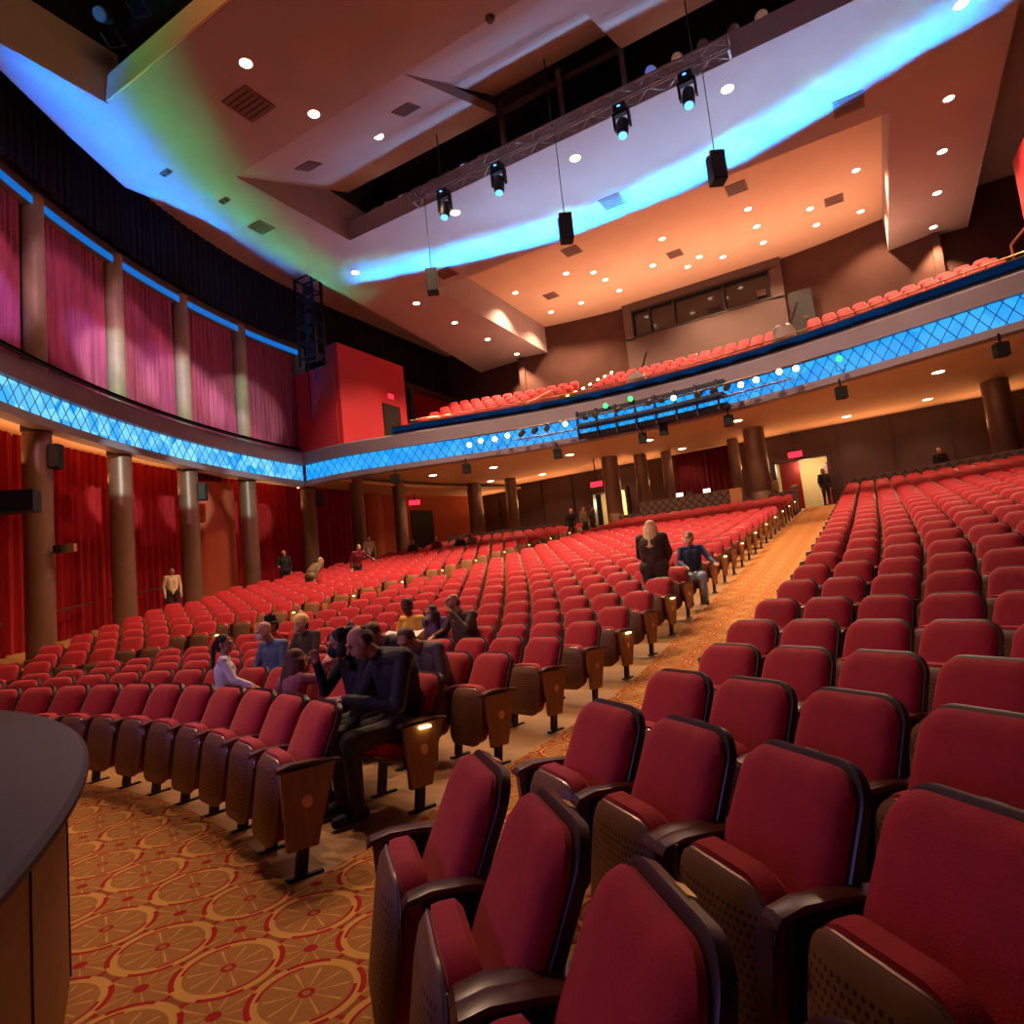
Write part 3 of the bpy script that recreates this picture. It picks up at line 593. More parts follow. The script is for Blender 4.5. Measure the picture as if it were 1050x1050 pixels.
# things on the columns
for (x, y, z, l) in [(-18.02, 8.35, 5.9, 'first'), (-20.5, 14.15, 5.8, 'third'), (-21.55, 20.65, 6.1, 'fifth')]:
    o = thing('wall_speaker', 'small dark loudspeaker hung high on the ' + l + ' left column', 'loudspeaker', (x, y, z), .6, 'loudspeakers on the left columns')
    mb = MB(); mb.box((0, 0, 0), (.26, .24, .62)); mb.build('cabinet', M['speaker'], o, smooth=False); mb = MB(); mb.box((.01, -.125, 0), (.22, .015, .56)); mb.build('grille', M['grille'], o, smooth=False)
o = thing('camera_bracket', 'small black camera with grey box on the side of the first column', 'camera', (-17.95, 8.35, 3.5), .5)
mb = MB(); mb.box((0, 0, 0), (.22, .2, .2)); mb.build('housing', M['black'], o, smooth=False); mb = MB(); mb.box((.22, .1, .02), (.22, .12, .2)); mb.build('junction_box', M['panelwood'], o, smooth=False)
o = thing('hanging_speaker', 'long black loudspeaker bar at the left edge, before the red curtain', 'loudspeaker', (-13.95, 6.1, 3.98))
mb = MB(); mb.box((-1.1, -.9, .03), (2.8, .34, .42), rz=.75); mb.build('cabinet', M['speaker'], o, smooth=False); mb = MB(); mb.tube([(-1.4, -1.2, .2), (-1.4, -1.2, 3.0)], .02, 6); mb.build('suspension_rod', M['blackmetal'], o)

# ------------------------------------------------------------------ balcony
bl = thing('balcony', 'curved balcony with grey front and glowing blue diamond lattice band', 'balcony')
fascia_parts(bl, BAL, 'B', M['led'])
BPR = [p for p in BAL if p[0] > -16.6]
mb = MB(); mb.sweep(BPR, [(.4, 8.04), (.4, 8.56), (.52, 8.56), (.52, 8.04)]); mb.build('parapet', M['parapet'], bl)
mb = MB(); mb.sweep(offset(BPR, .16), [(.035 * cos(a), 8.12 + .035 * sin(a)) for a in np.linspace(0, 2 * pi, 9)[:-1]]); mb.sweep(offset(BPR, .45), [(.025 * cos(a), 8.66 + .025 * sin(a)) for a in np.linspace(0, 2 * pi, 9)[:-1]])
mb.build('gold_rail', M['rail'], bl)
secs = [(.42, 7.7), (.52, 7.7), (1.4, 7.72)]
for j in range(6): secs += [(1.4 + .95 * j, 7.9 + .45 * j), (1.4 + .95 * (j + 1), 7.9 + .45 * j)]
secs += [(12.5, 10.15), (12.5, 9.9), (7.2, 9.8), (1.4, 7.45), (.42, 7.45)]
mb = MB(); mb.sweep([p for p in BAL if p[0] > -18.6], secs); mb.build('stepped_floor', M['parapet'], bl, smooth=False)
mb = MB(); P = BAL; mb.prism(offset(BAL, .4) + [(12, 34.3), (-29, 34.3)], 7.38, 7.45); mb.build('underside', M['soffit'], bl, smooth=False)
def cir(R, x0, x1, n=40): return [(x0 + (x1 - x0) * i / n, .75 + math.sqrt(max(R * R - (x0 + (x1 - x0) * i / n - BX) ** 2, 1))) for i in range(n + 1)]
mb = MB(); mb.sweep(cir(32, -16.3, 3.6), [(0, 8), (0, 15.5), (.2, 15.5), (.2, 8)]); struct('wall_back', mb, M['brownwall'], 'dark brown wall behind the balcony', 'wall')
mb = MB(); mb.box((-19.5, 31.7, 11.8), (6.6, .2, 7.6)); mb.box((8, 31.7, 11.8), (9.2, .2, 7.6)); struct('wall_back', mb, M['brownwall'], 'dark wall at the two ends of the balcony', 'wall', smooth=False)
mb = MB(); mb.box((-16.2, 31.35, 11.3), (.35, .35, 5.6)); tag(mb.build('pilaster', M['brownwall'], smooth=False), 'brown pilaster on the wall at the left rear of the balcony', 'pilaster')
mb = MB(); mb.box((3.55, 31.3, 11.3), (.3, .3, 5.6)); tag(mb.build('pilaster', M['brownwall'], smooth=False), 'brown pilaster on the wall at the right rear of the balcony', 'pilaster')
# projection booth
bo = thing('projection_booth', 'greyish brown control booth with long dark window behind the balcony', 'booth', (-6.35, 32.15, 9.5))
mb = MB()
mb.box((0, .3, 2.05), (7.9, .6, 4.1)); mb.box((0, .3, 5.78), (7.9, .6, .45)); mb.box((-3.72, .3, 4.8), (.46, .6, 1.6)); mb.box((3.68, .3, 4.8), (.54, .6, 1.6)); mb.build('booth_wall', M['booth'], bo, smooth=False)
mb = MB(); mb.box((0, .25, 4.83), (7.0, .05, 1.45)); mb.build('window_glass', M['glassdark'], bo, smooth=False)
mb = MB()
for x in (-3.48, -2.55, -1.25, 1.25, 3.4): mb.box((x, .02, 4.83), (.07, .1, 1.45))
mb.box((0, .02, 5.53), (7.0, .12, .07)); mb.box((0, .02, 4.12), (7.0, .12, .07)); mb.build('window_frame', M['black'], bo, smooth=False)
mb = MB(); mb.box((2.95, .1, 4.55), (.42, .1, .3)); mb.build('notice', M['booth'], bo, smooth=False)
d = thing('door', 'dark doorway beside the right end of the control booth', 'door', (-1.75, 31.95, 10.0))
mb = MB(); mb.box((0, 0, 1.75), (.95, .1, 3.5)); mb.build('door_leaf', M['black'], d, smooth=False); mb = MB(); mb.box((.1, -.07, 2.2), (.2, .03, .1)); mb.build('door_plate', M['booth'], d, smooth=False)
# right red wall fragment
mb = MB(); mb.prism([(4.83, 23.4), (5.05, 20.2), (5.5, 20.2), (5.5, 23.4)], 8.3, 12.3); struct('wall_right', mb, M['redwall'], 'red wall block at the right end of the balcony', 'wall', smooth=False)

# ------------------------------------------------------------------ rear wall below the balcony
mb = MB()
for (x0, x1) in ((-29, -13.95), (-11.9, -4.2), (-1.75, 14)): mb.box(((x0 + x1) / 2, 34.2, 4), (x1 - x0, .3, 7))
for (x0, x1) in ((-13.95, -11.9), (-4.2, -1.75)): mb.box(((x0 + x1) / 2, 34.2, 6.8), (x1 - x0, .3, 1.5))
struct('wall_back', mb, M['panelwall'], 'dark brown panelled wall under the balcony', 'wall', smooth=False)
mb = MB()
for k, x in enumerate([-25, -20.2, -17.2, -15.2, -8, -1.3, 0.9, 3.2, 5.4]): mb.box((x, 34.0, 5), (.06, .12, 5))
struct('trim', mb, M['darkwood'], 'panel joints on the rear wall', 'trim', smooth=False)
mb = MB(); mb.box((-13, 36.6, 5), (3, .1, 5)); mb.box((-3, 38.2, 5), (4, .1, 6)); mb.box((-13, 35.5, 3.3), (3, 2.4, .1)); mb.box((-3, 36.3, 3.3), (4, 4, .1))
struct('wall_back', mb, M['lobby'], 'lit lobby seen through the rear doors', 'lobby', smooth=False)
for k, (x, y, r, l) in enumerate([(-20.0, 31, .42, 'by the rear left exit, right of it'), (-17.9, 31.6, .33, 'half hidden behind its left neighbour on the rear wall'), (-11.6, 31, .42, 'left of the lit rear doorway opening'), (-10.3, 32, .33, 'just right of the narrow lit doorway'), (-9.1, 32.6, .26, 'at the left side of the control desk curtain'), (-5.75, 32.6, .26, 'at the right side of the control desk curtain'), (-4.5, 31, .46, 'left of the open exit at the top of the right aisle'), (4.55, 31, .46, 'at the right edge behind the last rows')]):
    o = thing('column', 'round bronze column ' + l, 'column', (x, y, 3.0), 0); mb = MB(); mb.lathe([(r, 0), (r, 1.4), (r * .985, 1.41), (r * .985, 1.43), (r, 1.44), (r, 4.38)], n=28); mb.build('shaft', M['column'], o)
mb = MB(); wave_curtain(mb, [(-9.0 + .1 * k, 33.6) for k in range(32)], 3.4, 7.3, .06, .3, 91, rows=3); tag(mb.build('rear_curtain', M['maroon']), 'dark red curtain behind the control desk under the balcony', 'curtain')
mb = MB(); mb.box((-3.75, 36.2, 4.7), (1.0, .1, 3.2), rz=.5); struct('wall_back', mb, M['redwall'], 'red side wall inside the exit at the top of the aisle', 'wall', smooth=False)
# half walls with diamond fabric
def halfwall(path, h, label, name='half_wall', th=.12):
    o = thing(name, label, 'half wall')
    mb = MB(); mb.uv = []; L = arclen(path)
    for i, (x, y) in enumerate(path):
        z = floor_z(x, y)
        for (dz) in (0, h): mb.v.append((x, y, z + dz)); mb.uv.append((L[i], dz))
    q = offset(path, th)
    for i, (x, y) in enumerate(q):
        z = floor_z(*path[i])
        for (dz) in (0, h): mb.v.append((x, y, z + dz)); mb.uv.append((L[i], dz))
    n = len(path)
    for i in range(n - 1):
        a = 2 * i; b = 2 * n + 2 * i; mb.f += [(a, a + 2, a + 3, a + 1), (b, b + 1, b + 3, b + 2), (a + 1, a + 3, b + 3, b + 1)]; mb.mi += [0] * 3
    for a, b in ((0, 2 * n), (2 * n - 2, 4 * n - 2)): mb.f.append((a, a + 1, b + 1, b)); mb.mi.append(0)
    mb.build('fabric_panel', M['diamond'], o, smooth=False)
    mb = MB(); mb.sweep(path, [(-.02, 0), (-.02, .04), (th + .02, .04), (th + .02, 0)])
    mb.v = [(x, y, z + floor_z(*path[i // 4]) + h) for i, (x, y, z) in enumerate(mb.v)]; mb.build('cap_rail', M['armwood'], o, smooth=False)
    return o
def rowarc(R, x0, x1, n=24): return [(x0 + (x1 - x0) * i / n, SCY + math.sqrt(R * R - (x0 + (x1 - x0) * i / n - SCX) ** 2)) for i in range(n + 1)]
RB = ROWR[27] + .85
halfwall(rowarc(RB, -1.15, 7.5), 1.0, 'low diamond-patterned wall behind the last rows of the right block')
halfwall(rowarc(RB - 1.2, -11.3, -10.15), .95, 'low diamond-patterned wall behind the left end of the centre block')
halfwall(rowarc(RB - 1.2, -5.3, -3.0), .95, 'low diamond-patterned wall right of the control desk')
halfwall([(-3.0, 29.3), (-3.0, 30.1), (-3.0, 31.2)], 1.15, 'diamond-patterned end screen at the top of the right aisle', 'end_screen')
halfwall(rowarc(RB, -21, -13.3), .95, 'low diamond-patterned wall behind the last rows of the left block')
cdk = halfwall([(-10.15, 30.6), (-8, 30.7), (-5.9, 30.7)], 1.45, 'wide control desk with diamond-patterned front behind the centre block', 'control_desk'); cdk['category'] = 'desk'
mb = MB(); mb.box((-5.6, 30.9, 4.2), (.5, .5, 1.1)); mb.build('wood_end', M['woodlight'], cdk, smooth=False)
for k, x in enumerate((-8.2, -7.7, -6.9)):
    mb = MB(); mb.box((x, 30.85, 4.84), (.32, .05, .22)); tag(mb.build('monitor', M['black'] if k == 1 else M['screenglow'], smooth=False), ('dark' if k == 1 else 'glowing') + ' little screen on the control desk, ' + ORD[k + 1] + ' from the left', 'monitor', 'screens on the control desk')
# doors, exit signs
for (x0, x1, l) in ((-4.2, -1.75, 'open exit doorway at the top of the right aisle'), (-13.95, -11.9, 'lit doorway behind the centre block')):
    o = thing('doorway', l, 'doorway', ((x0 + x1) / 2, 34.1, 3.2)); wd = (x1 - x0) / 2
    mb = MB()
    for s in (-1, 1): mb.box((s * wd, -.1, 1.4), (.14, .4, 2.9))
    mb.box((0, -.1, 2.85), (2 * wd + .14, .4, .16)); mb.build('door_frame', M['darkwood'], o, smooth=False)
    mb = MB(); mb.box((wd - .25, 1.0, 1.3), (.07, 1.1, 2.5), rz=.25); mb.build('door_leaf', M['redwall'], o, smooth=False)
for (x, y, z, rz, l) in [(-3.15, 33.7, 6.25, 0, 'red exit sign over the open doorway at the top of the right aisle'), (-12.3, 30.6, 6.05, 0, 'red exit sign beside the column left of the lit rear doorway'), (-22.6, 28.7, 6.55, .66, 'red exit sign by the rear left columns')]:
    o = thing('exit_sign', l, 'exit sign', (x, y, z), rz)
    mb = MB(); mb.box((0, 0, 0), (.62, .06, .26)); mb.build('sign_box', M['exit'], o); mb = MB(); mb.box((0, 0, (7.38 - z + .12) / 2), (.05, .04, 7.38 - z - .12)); mb.build('hanger', M['blackmetal'], o, smooth=False)
mb = MB(); mb.box((-22.97, 29.75, 4.5), (.12, 1.5, 3.4), rz=-.28); tag(mb.build('dark_doorway', M['black'], smooth=False), 'unlit doorway under the rear left exit sign', 'doorway')

# ------------------------------------------------------------------ downlights
rg = MB(); rg.lathe([(.10, .0), (.135, -.008), (.145, .004), (.145, .02), (.10, .02)], n=24); ring_me = rg.mesh('downlight_ring', M['ring'])
ln = MB(); ln.lathe([(.112, -.006), (.112, .012)], n=20); lens_me = ln.mesh('lens', M['lens'])
def downlight(x, y, z, label, group, power, scale=1.0, angle=95, color=WARM, blend=.6):
    o = link('downlight', ring_me, None, (x, y, z)); tag(o, label, 'downlight', group); o.scale = (scale,) * 3
    link('lens', lens_me, o)
    if power: add_light('downlight_lamp', 'SPOT', (x, y, z - .05), (x, y, z - 1), power, color, None, spot_size=math.radians(angle), spot_blend=blend, shadow_soft_size=.1)
P_ = DL_POWER
for k, (x, y) in enumerate([(-11.12, 9.31), (-11.11, 11.35)]): downlight(x, y, CZ, 'bright downlight in the flat front ceiling, ' + ('nearest the stage' if k == 0 else 'second from the stage'), 'downlights in the front ceiling', P_['front'], 1.25, 100)
downlight(-11.07, 13.85, 14.85, 'bright downlight in the tilted front ceiling, third from the stage', 'downlights in the front ceiling', P_['front'], 1.25, 100)
for k, (x, y) in enumerate([(-16.15, 18.08), (-16.12, 21.8), (-16.1, 24.67), (-16.08, 27.57), (-16.05, 30.55)]): downlight(x, y, CZ, 'downlight in the left side soffit, ' + ORD[k + 1] + ' from the stage', 'downlights in the left soffit', P_['side'], 1.2)
for k, (x, y) in enumerate([(3.37, 18.04), (3.39, 21.79), (3.42, 24.7), (3.45, 27.61), (3.49, 30.57)]): downlight(x, y, CZ, 'downlight in the right side soffit, ' + ORD[k + 1] + ' from the top of the picture', 'downlights in the right soffit', P_['side'], 1.2)
for k, (x, y) in enumerate([(-10.84, 17.3), (-6.4, 17.3), (-1.9, 17.3)]): downlight(x, y, CZ, 'bright downlight in the central ceiling panel, ' + ('left', 'middle', 'right')[k] + ' of three', 'downlights in the central panel', P_['panel'], 1.35, 110)
rows = [[(-13.8, 26.8), (-11.0, 26.7), (-6.4, 26.7), (-2.85, 26.8), (1.05, 26.8)], [(-9.95, 26.8 + .7)], [(-9.8, 28.6), (-7.5, 28.8), (-5.5, 29.5), (-2.8, 28.5), (-.7, 28.55)], [(-13.5, 30.1), (-11.8, 30.2), (-9.7, 30.2), (-6.2, 30.1), (-4.6, 30.3), (-2.8, 30.2), (-.6, 30.2), (1.1, 30.3)]]
rn = ['the row nearest the stage', 'a spot just behind the front row', 'the middle row', 'the row nearest the back wall']
for j, r in enumerate(rows):
    for k, (x, y) in enumerate(r): downlight(x, y, OZ, 'rear ceiling downlight, ' + (ORD[k + 1] + ' from left in ' if len(r) > 1 else 'at ') + rn[j], 'downlights in the rear ceiling', P_['rear'] if (j + k) % 2 == 0 or x < -13 else 0, 1.15, 120)
for k, (x, y) in enumerate([(-23.37, 24.92), (-19.52, 26.5), (-16.56, 27.67), (-12.62, 28.41), (-8.75, 28.78), (-4.7, 28.51), (-.69, 28.11), (2.49, 27.24)]): downlight(x, y, 7.38, 'wide downlight under the balcony, ' + ORD[k + 1] + ' from left in the front row', 'front row of downlights under the balcony', P_['under'], 1.7, 125)
for k, (x, y) in enumerate([(-25.0, 29.12), (-22.24, 30.08), (-18.94, 31.17), (-16.1, 32.17), (-12.31, 32.6), (-8.23, 32.6), (-4.52, 32.4), (-.69, 32.5), (2.4, 32.13)]): downlight(x, y, 7.38, 'downlight under the balcony, ' + ORD[k + 1] + ' from left in the row by the back wall', 'rear row of downlights under the balcony', P_['under2'], 1.6, 125)
for k, (x, y) in enumerate([(-20.85, 8.36), (-22.59, 11.65), (-23.5, 15.1), (-24.0, 18.4), (-23.9, 21.4)]): downlight(x, y, 7.04, 'downlight in the soffit behind the left columns, ' + ORD[k + 1] + ' from the stage', 'downlights behind the left columns', P_['left'], 1.4, 120)

# ------------------------------------------------------------------ vents, sensors
vm = MB(); vm.box((0, 0, -.015), (1, 1, .03)); vent_me = vm.mesh('vent', M['vent'], smooth=False)
vs = MB()
for k in range(5): vs.box((0, -.34 + .17 * k, -.035), (.86, .05, .012))
vslat_me = vs.mesh('vent_slats', M['ventdark'], smooth=False)
for k, (x, y, z, s, l) in enumerate([(-12.1, 10.15, CZ, .9, 'in the flat front ceiling left of its downlights'), (-13.4, 13.3, 14.63, .6, 'in the tilted ceiling by the left soffit edge'), (-9.6, 13.3, 14.63, .6, 'in the tilted ceiling near the step'), (-16.28, 13.85, CZ, .6, 'in the blue-lit left soffit'), (-13.55, 20.46, CZ, .75, 'in the central panel near its left rear corner'), (-6.34, 20.2, CZ, .75, 'in the central panel in the blue band'), (.88, 20.14, CZ, .8, 'in the central panel near its right rear corner'), (-2.95, 24.94, OZ, .75, 'in the rear ceiling right of centre'), (.19, 28.5, OZ, .7, 'in the rear ceiling near the right soffit'), (-9.9, 24.95, OZ, .75, 'in the rear ceiling left of centre'), (-12.6, 28.3, OZ, .65, 'in the rear ceiling near the left soffit'), (-6.33, 28.4, OZ, .65, 'in the rear ceiling above the control booth')]):
    o = link('ceiling_vent', vent_me, None, (x, y, z)); o.scale = (s, s, 1); tag(o, 'square air vent ' + l, 'vent', 'ceiling vents'); link('slats', vslat_me, o)
    if z == 14.63: o.rotation_euler = (math.atan(.4), 0, 0)
for k, (x, y, l) in enumerate([(-16.0, 10.4, 'nearer the stage'), (-15.9, 12.2, 'farther from the stage')]):
    o = thing('soffit_fixture', 'tiny twin fixture in the blue-green lit left soffit, ' + l, 'ceiling fixture', (x, y, CZ), 0, 'twin fixtures in the left soffit')
    mb = MB(); mb.box((0, 0, -.03), (.34, .16, .06)); mb.build('plate', M['vent'], o, smooth=False)
    for s in (-.09, .09): mb = MB(); mb.lathe([(.05, -.09), (.06, -.06)], (s, 0, 0), 10); mb.build('bulb', M['black'], o)
for k, (p, l) in enumerate([((-6.53, 10.47, CZ + .0), 'dark dome sensor in the front ceiling left of centre'), ((-5.9, 11.66, CZ), 'small dark twin sensor in the front ceiling')]):
    mb = MB(); mb.lathe([(.11, 0), (.11, -.04), (.07, -.10), (.02, -.12)], p, 14); tag(mb.build('dome_sensor', M['dimlens']), l, 'sensor')

# ------------------------------------------------------------------ truss, moving lights, hanging speakers
TX0, TX1, TY, TZ = -11.2, -1.55, 15.45, 13.62
t = thing('lighting_truss', 'long box truss hung below the ceiling slot', 'truss', (0, TY, TZ))
mb = MB()
for dy in (0, .36):
    for dz in (0, .36): mb.tube([(TX0, dy, dz), (TX1, dy, dz)], .03, 8)
mb.build('chord', M['truss'], t)
mb = MB(); nseg = 24
for i in range(nseg):
    a = TX0 + (TX1 - TX0) * i / nseg; b = TX0 + (TX1 - TX0) * (i + 1) / nseg; f = i % 2
    for dy in (0, .36): mb.tube([(a, dy, 0 if f else .36), (b, dy, .36 if f else 0)], .014, 6)
    for dz in (0, .36): mb.tube([(a, 0 if f else .36, dz), (b, .36 if f else 0, dz)], .014, 6)
mb.build('lacing', M['truss'], t)
mb = MB()
for x in (TX0, TX1):
    mb.box((x, 0, .18), (.05, .05, .42)); mb.box((x, .36, .18), (.05, .05, .42)); mb.box((x, .18, 0), (.05, .4, .05)); mb.box((x, .18, .36), (.05, .4, .05)); mb.box((x, .18, .18), (.03, .05, .5), rot=Matrix.Rotation(.78, 3, 'X'))
mb.build('end_frame', M['truss'], t, smooth=False)
for x in (-10.2, -6.35, -2.4): mb = MB(); mb.tube([(x, .18, .36), (x, .18, 3.6)], .02, 6); mb.build('hanging_rod', M['blackmetal'], t)
def moving_light(x, tilt, label):
    o = thing('moving_light', label, 'moving light', (x, TY + .1, TZ - .02), 0, 'moving lights under the truss')
    mb = MB(); mb.box((0, 0, -.12), (.34, .26, .2)); mb.build('base', M['speaker'], o)
    mb = MB(); mb.box((-.2, 0, -.42), (.05, .16, .46)); mb.box((.2, 0, -.42), (.05, .16, .46)); mb.box((0, 0, -.24), (.44, .16, .06)); mb.build('yoke', M['speaker'], o)
    R = Matrix.Rotation(tilt, 3, 'X')
    mb = MB(); mb.lathe([(.08, .22), (.14, .18), (.16, .0), (.15, -.26), (.12, -.32)], n=18); mb.v = [tuple(R @ Vector(v) + Vector((0, 0, -.6))) for v in mb.v]; h = mb.build('head', M['black'], o)
    mb = MB(); mb.lathe([(.115, -.34), (.115, -.318)], n=18); mb.v = [tuple(R @ Vector(v) + Vector((0, 0, -.6))) for v in mb.v]; mb.build('lens', M['beamblue'], h)
    mb = MB(); mb.lathe([(.03, -.01), (.05, .0), (.03, .01)], (0, -.14, -.1), 10); mb.build('indicator', M['beamblue'], o)
for x, tl, l in [(-10.1, -.25, 'first'), (-8.15, -.2, 'second'), (-4.35, -.3, 'third'), (-2.62, -.3, 'fourth')]: moving_light(x, tl, 'black moving light with blue lens under the truss, ' + l + ' from left')
for x, l in [(-10.72, 'left'), (-6.2, 'middle'), (-2.19, 'right')]:
    o = thing('hanging_speaker', 'black loudspeaker hanging on a cable from the truss, ' + l + ' of three', 'loudspeaker', (x, TY - .05, 10.8), .55, 'loudspeakers hanging from the truss')
    mb = MB(); mb.box((0, 0, 0), (.34, .36, .72)); mb.build('cabinet', M['speaker'], o, smooth=False)
    mb = MB(); mb.box((0, -.185, 0), (.29, .015, .66)); mb.build('grille', M['grille'], o, smooth=False)
    mb = MB(); mb.lathe([(.06, -.02), (.09, 0), (.06, .02)], (-.12, -.1, .3), 12); mb.build('bracket', M['brass'], o)
    mb = MB(); mb.tube([(0, 0, .36), (0, 0, 2.84)], .012, 6); mb.build('cable', M['blackmetal'], o)

# ------------------------------------------------------------------ balcony lighting rig
rig = thing('lighting_bar', 'long black lighting bar with cage along the middle of the balcony front', 'lighting bar')
RP = offset(BAL, -.55); ctr = [p for p in RP if -14.2 < p[0] < -.2]
mb = MB()
mb.sweep(ctr, [(.03 * cos(a), 7.36 + .03 * sin(a)) for a in np.linspace(0, 2 * pi, 9)[:-1]])
mb.sweep([p for p in RP if -11.8 < p[0] < -1.6], [(.03 * cos(a), 6.95 + .03 * sin(a)) for a in np.linspace(0, 2 * pi, 9)[:-1]]); mb.build('pipe', M['railwood'], rig)
mid = [p for p in offset(BAL, -.3) if -9.6 < p[0] < -3.9]
mb = MB(); mb.sweep(mid, [(0, 6.62), (0, 6.82), (.15, 6.82), (.15, 6.62)]); mb.sweep(mid, [(-.35, 7.02), (-.35, 7.12), (.25, 7.12), (.25, 7.02)]); mb.sweep(mid, [(-.05, 7.5), (-.05, 7.62), (.25, 7.62), (.25, 7.5)])
for k in range(0, len(mid), 3): mb.box((mid[k][0], mid[k][1] - .1, 7.1), (.06, .1, 1.1))
mb.build('cage', M['black'], rig, smooth=False)
lm = {k: (lambda q: (q.lathe([(.118, -.006), (.118, .012)], n=14), q.mesh('can_lens', M[k]))[1])(MB()) for k in ('lampwhite', 'lampblue', 'lampgreen')}
RIGL = [(-13.5, 7.02, 'lampwhite'), (-13.05, 7.12, 'lampwhite'), (-12.5, 7.10, 'lampwhite'), (-12.0, 7.16, 'lampwhite'), (-11.5, 7.1, None), (-11.0, 7.12, None), (-10.5, 7.14, None), (-9.75, 7.22, 'lampblue'), (-9.0, 7.3, None), (-8.6, 7.3, None), (-8.15, 7.6, 'lampgreen'), (-7.75, 7.34, None), (-7.2, 7.66, 'lampgreen'), (-6.6, 7.32, None), (-6.1, 7.32, None), (-5.65, 7.32, 'lampblue'), (-4.8, 7.2, None), (-4.3, 7.18, None), (-3.85, 7.18, None), (-3.35, 7.18, 'lampwhite'), (-2.85, 7.2, 'lampwhite'), (-2.12, 7.25, 'lampwhite'), (-1.62, 7.2, 'lampwhite'), (-.4, 7.1, 'lampgreen')]
for k, (x, z, lk) in enumerate(RIGL):
    y = float(np.interp(x, [p[0] for p in RP], [p[1] for p in RP]))
    d = Vector((0, 1.5, 1.5)) - Vector((x, y, z)) if lk else Vector((random.uniform(-.3, .3), -.8, -.6))
    nm = {'lampwhite': 'lit warm white', 'lampblue': 'lit cool white', 'lampgreen': 'green', None: 'unlit black'}[lk]
    spot_can('stage_spotlight', nm + ' spotlight on the balcony lighting bar, ' + ORD[k + 1] + ' from the left end', 'spotlight', (x, y - .05, z), d, lm[lk] if lk else None, 'spotlights on the balcony bar', .78)
for k, (x, z) in enumerate([(-14.0, 6.2), (-10.4, 6.25), (-16.9, 6.2), (-7.1, 6.25), (-4.0, 6.22), (-.5, 6.2), (3.3, 6.18), (-6.3, 6.4)]):
    y = float(np.interp(x, [p[0] for p in BAL], [p[1] for p in BAL])) - .05
    nm = ['fourth', 'third', 'fifth', 'sixth']; order = sorted([-14.0, -10.4, -16.9, -7.1, -4.0, -.5, 3.3, -6.3]).index(x) + 1
    o = thing('balcony_speaker', 'small black box speaker hung under the balcony edge, ' + ORD[order] + ' from left', 'loudspeaker', (x, y, z), .3, 'box speakers under the balcony edge')
    mb = MB(); mb.box((0, 0, 0), (.3, .26, .36)); mb.build('cabinet', M['speaker'], o, smooth=False); mb = MB(); mb.box((0, 0, .3), (.05, .05, .28)); mb.build('bracket', M['blackmetal'], o, smooth=False)
# balcony aisle: step lights and handrails
sl = MB(); sl.box((0, 0, 0), (.12, .05, .07)); sl_me = sl.mesh('step_light', M['aislelight'], smooth=False)
for k, (x, y, z) in enumerate([(-11.44, 26.26, 9.62), (-11.26, 26.8, 9.88), (-11.08, 27.34, 10.13), (-10.93, 27.87, 10.4), (-10.72, 28.42, 10.71), (-10.55, 28.95, 10.94), (-10.37, 29.48, 11.22)]):
    tag(link('step_light', sl_me, None, (x, y, z)), 'tiny glowing step light on the balcony stair, ' + ORD[k + 1] + ' from the bottom', 'step light', 'step lights on the balcony stair')
for k, (a, b, l) in enumerate([((-13.6, 23.0, 8.3), (-12.2, 26.3, 10.1), 'gold handrail at the foot of the lit balcony stair'), ((-19.0, 24.2, 9.6), (-16.6, 22.2, 8.3), 'gold handrail of the stair by the red wall, upper of two'), ((-18.9, 23.9, 9.3), (-16.7, 21.9, 8.2), 'gold handrail of the stair by the red wall, lower of two'), ((-2.5, 23.2, 8.5), (-1.9, 24.6, 9.7), 'gold handrail at the balcony aisle under the booth'), ((4.2, 22.2, 9.4), (5.2, 21.5, 10.3), 'dark handrail rising at the right end of the balcony')]):
    mb = MB(); mb.tube([a, b], .035, 8); mb.tube([a, (a[0], a[1], a[2] - .8)], .03, 6); mb.tube([b, (b[0], b[1], b[2] - .9)], .03, 6); tag(mb.build('stair_handrail', M['rail']), l, 'handrail')
for k, (x, y, z, l) in enumerate([(-7.3, 23.4, 8.9, 'left'), (-1.95, 23.3, 9.15, 'right')]):
    o = thing('covered_console', 'pale plastic-covered equipment on the balcony front rail, ' + l + ' of two', 'covered equipment', (x, y, z))
    mb = MB(); rnd = random.Random(k); mb.lathe([(.02, -.4), (.40, -.4), (.36, -.15), (.28, .02), (.15, .08), (.02, .1)], n=14); mb.v = [(a + rnd.uniform(-.06, .06), b * .6 + rnd.uniform(-.06, .06), c + rnd.uniform(-.05, .05)) for a, b, c in mb.v]; mb.build('cover', M['ring'], o)
    mb = MB(); mb.tube([(.3, 0, .2), (.55, 0, .75)], .04, 6); mb.build('arm', M['truss'], o)
# wash battens with added black flaps that cut the wash to a sharp far edge
wb = thing('wash_batten', 'slim wash-light batten with added cutoff flap along the balcony front', 'light batten')
BC = [p for p in offset(BAL, .03) if -17.2 < p[0] < 4.8]
mb = MB(); mb.sweep(BC, [(-.02, 8.06), (-.02, 8.11), (.05, 8.11), (.05, 8.06)]); mb.build('housing', M['blackmetal'], wb, smooth=False)
mb = MB(); mb.sweep(BC, [(.02, 8.10), (-.066, 8.37), (-.056, 8.37), (.03, 8.10)]); mb.build('cutoff_flap', M['flap'], wb, smooth=False)
wb = thing('wash_batten', 'slim wash-light batten with added cutoff flap along the left wall band', 'light batten')
LC = [(4.636 - math.sqrt(25.9 ** 2 - (y - 21.361) ** 2), y) for y in np.linspace(2, 19.4, 40)]
mb = MB(); mb.sweep(LC, [(-.02, 8.06), (-.02, 8.11), (.05, 8.11), (.05, 8.06)]); mb.build('housing', M['blackmetal'], wb, smooth=False)
